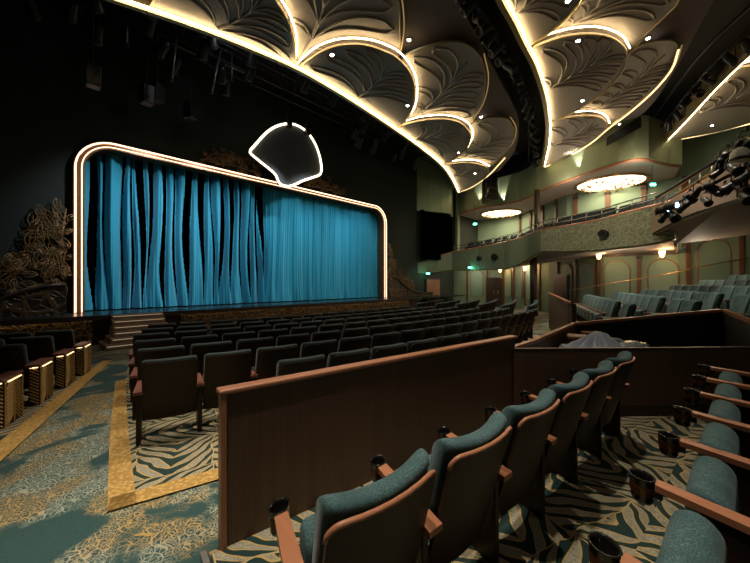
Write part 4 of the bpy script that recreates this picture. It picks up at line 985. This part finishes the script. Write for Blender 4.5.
# fixtures on the near balcony
NB = [(664, 214, 9.4), (672, 208, 9.2), (684, 201, 8.9), (690, 194, 8.7), (698, 186, 8.6), (706, 196, 8.2), (712, 180, 8.3), (718, 168, 8.2), (725, 186, 7.9), (733, 176, 7.8), (741, 180, 7.6), (720, 158, 8.2), (728, 150, 8.1), (746, 168, 7.5), (738, 140, 7.9), (747, 133, 7.8), (733, 160, 7.8), (745, 188, 7.4)]
for k, (u, v, D) in enumerate(NB):
    p = PD(u, v-4, D-.5); fixture(p, random.uniform(-3, 3), f'black moving spotlight clustered on the near right balcony front, {ORD[k+1]} counting from left', 'spotlights on the near right balcony', .45+.25*random.random())
pp = [PD(u, v, D-.35) for u, v, D in ((656, 214, 10.4), (690, 196, 9.0), (722, 179, 8.0), (760, 160, 7.4))]
o = pp[0]; r = empty('lighting_bar', o, 0, 'black lighting bar along the near right balcony front', 'lighting bar')
MB().tube([p-o for p in pp], .045, 6).build('pipe', M['black'], r); MB().tube([p-o+Vector((0, 0, .5)) for p in pp], .045, 6).build('upper_pipe', M['black'], r)
for k, (u, v, D) in enumerate(((667.5, 209, 8.8), (676, 205.5, 8.6))):
    p = PD(u, v, D); o = empty('blue_spotlight', p, YAW-PI/2+.4, f'spotlight with glowing pale blue lens on the near balcony, {("left", "right")[k]} one', 'spotlight', 'blue-lit spotlights on the near balcony')
    rot = Matrix.Rotation(PI/2, 3, 'X'); MB().lathe([(.01, -.25), (.10, -.24), (.11, .0), (.12, .02)], (0, 0, 0), 14, rot).build('housing', M['black'], o)
    MB().lathe([(.075, .0), (.075, .03), (.01, .045)], (0, 0, 0), 14, rot).build('lens', M['blue'], o)
p = PD(740, 155, 6.1); o = empty('followspot', p, .5, 'white domed projector lamp among the black spotlights at right', 'projector')
MB().lathe([(.12, -.13), (.14, -.05), (.13, .05), (.095, .10), (.04, .135), (.005, .14)], (0, 0, 0), 20).build('dome', M['white'], o)
MB().lathe([(.14, -.10), (.146, -.08), (.143, -.05)], (0, 0, 0), 20).build('band', M['black'], o); MB().rbox((-.11, -.10, -.03), (.09, .09, .08), .03).build('lens', M['black'], o)

# ------------------------------------------------------------ lights
def spot(p, tgt, e, ang, c=(1, .85, .65), blend=.6, size=.15, name='house_spot'):
    l = bpy.data.lights.new(name, 'SPOT'); l.energy = e; l.spot_size = math.radians(ang); l.spot_blend = blend; l.color = c; l.shadow_soft_size = size
    o = bpy.data.objects.new(name, l); C.objects.link(o); o.location = p; d = Vector(tgt)-Vector(p); o.rotation_euler = d.to_track_quat('-Z', 'Y').to_euler(); return o
# on the curtain, from the bars above the stage front
for k, (lx, tx, e) in enumerate(((3.8, 2.2, 800), (5.8, 4.4, 760), (7.6, 6.6, 640), (10, 9, 560), (12.2, 11.5, 520), (13.4, 14.2, 560))):
    spot((lx, 11.3, 7.7), (tx, SPY+.5, 3.2), e, 64, (.80, .93, 1), .9, .08, 'curtain_spot')
# house downlights
LV = .62
for (x, y, e, a) in ((.4, 4.2, 2400, 34), (-.2, 1.2, 2200, 44), (1.2, 8.2, 900, 32), (1.4, 1.9, 1400, 44), (3.4, 1.1, 1200, 40), (3.5, 5.2, 1500, 56), (7.5, 5, 1500, 60), (11, 5.5, 1300, 60), (13.5, 3.2, 1100, 40), (14.5, 5.5, 900, 40), (11.5, 1.0, 2200, 55), (14.5, .5, 2300, 60), (18, 8, 600, 50), (8, 11.5, 300, 60)):
    spot((x, y, 8.6), (x, y, 0), e*LV, a, (1, .86, .66), .8, .12, 'house_downlight')
for (p_, t_, e_) in (((11.5, 4.6, 8.3), (16.5, 2.6, 3.2), 700), ((15, 5.6, 8.3), (20, 9, 3.2), 900), ((10.5, 2.0, 8.0), (14.5, .3, 4), 350), ((13, 10, 8.3), (22.5, 13, 4), 500)):
    spot(p_, t_, e_*.7, 60, (1, .88, .68), .8, .12, 'balcony_front_spot')
# wall washers standing on the soffit ledge
for (u, D) in ((479, 25.8), (577, 18.25), (503, 24.85)):
    p = PD(u, 200, D); p.z = 7.75; spot(p, p+F*.35+Vector((0, .0, 3)), 230, 56, (1, .95, .75), .7, .05, 'wall_washer')
# under-balcony recessed lamps
for (u, v, D, e) in ((470, 240, 26, 60), (520, 262, 22, 50), (620, 260, 13.5, 40), (700, 245, 11.5, 45), (560, 225, 19, 60), (640, 210, 15.5, 60)):
    p = PD(u, 262, D); z = 2.7 if v > 235 else 7.0; l = bpy.data.lights.new('recessed_lamp', 'POINT'); l.energy = e; l.color = (1, .82, .58); l.shadow_soft_size = .25
    o = bpy.data.objects.new('recessed_lamp', l); C.objects.link(o); o.location = (p.x, p.y, z)
l = bpy.data.lights.new('rig_fill_light', 'POINT'); l.energy = 12; l.color = (.9, .95, 1); l.shadow_soft_size = .1  # added fill that lifts the dark rigging, stands for no real fixture
o = bpy.data.objects.new('rig_fill_light', l); C.objects.link(o); o.location = (4.5, 10.8, 9.4)
# light escaping from the house behind
l = bpy.data.lights.new('rear_house_light', 'AREA'); l.energy = 30; l.size = 5; l.color = (1, .85, .68)
o = bpy.data.objects.new('rear_house_light', l); C.objects.link(o); o.location = (4, -4, 8.4); o.rotation_euler = (.3, 0, 0)
w = bpy.data.worlds.new('World'); bpy.context.scene.world = w; w.use_nodes = True
w.node_tree.nodes['Background'].inputs[0].default_value = (.5, .55, .6, 1); w.node_tree.nodes['Background'].inputs[1].default_value = .05

# ------------------------------------------------------------ camera, view
cam = bpy.data.cameras.new('camera'); cam.lens = 16; cam.sensor_width = 36; cam.clip_start = .05; cam.clip_end = 200
co = bpy.data.objects.new('camera', cam); C.objects.link(co); co.location = (0, 0, EYE); co.rotation_euler = (PI/2, 0, YAW-PI/2); co.data.shift_y = .0007
sc = bpy.context.scene; sc.camera = co
sc.view_settings.view_transform = 'Standard'; sc.view_settings.look = 'None'; sc.view_settings.exposure = .12; sc.view_settings.gamma = 1
sc.cycles.max_bounces = 5; sc.cycles.diffuse_bounces = 3; sc.cycles.glossy_bounces = 2; sc.cycles.caustics_reflective = False; sc.cycles.caustics_refractive = False
sc.cycles.sample_clamp_indirect = 4; sc.cycles.use_denoising = True
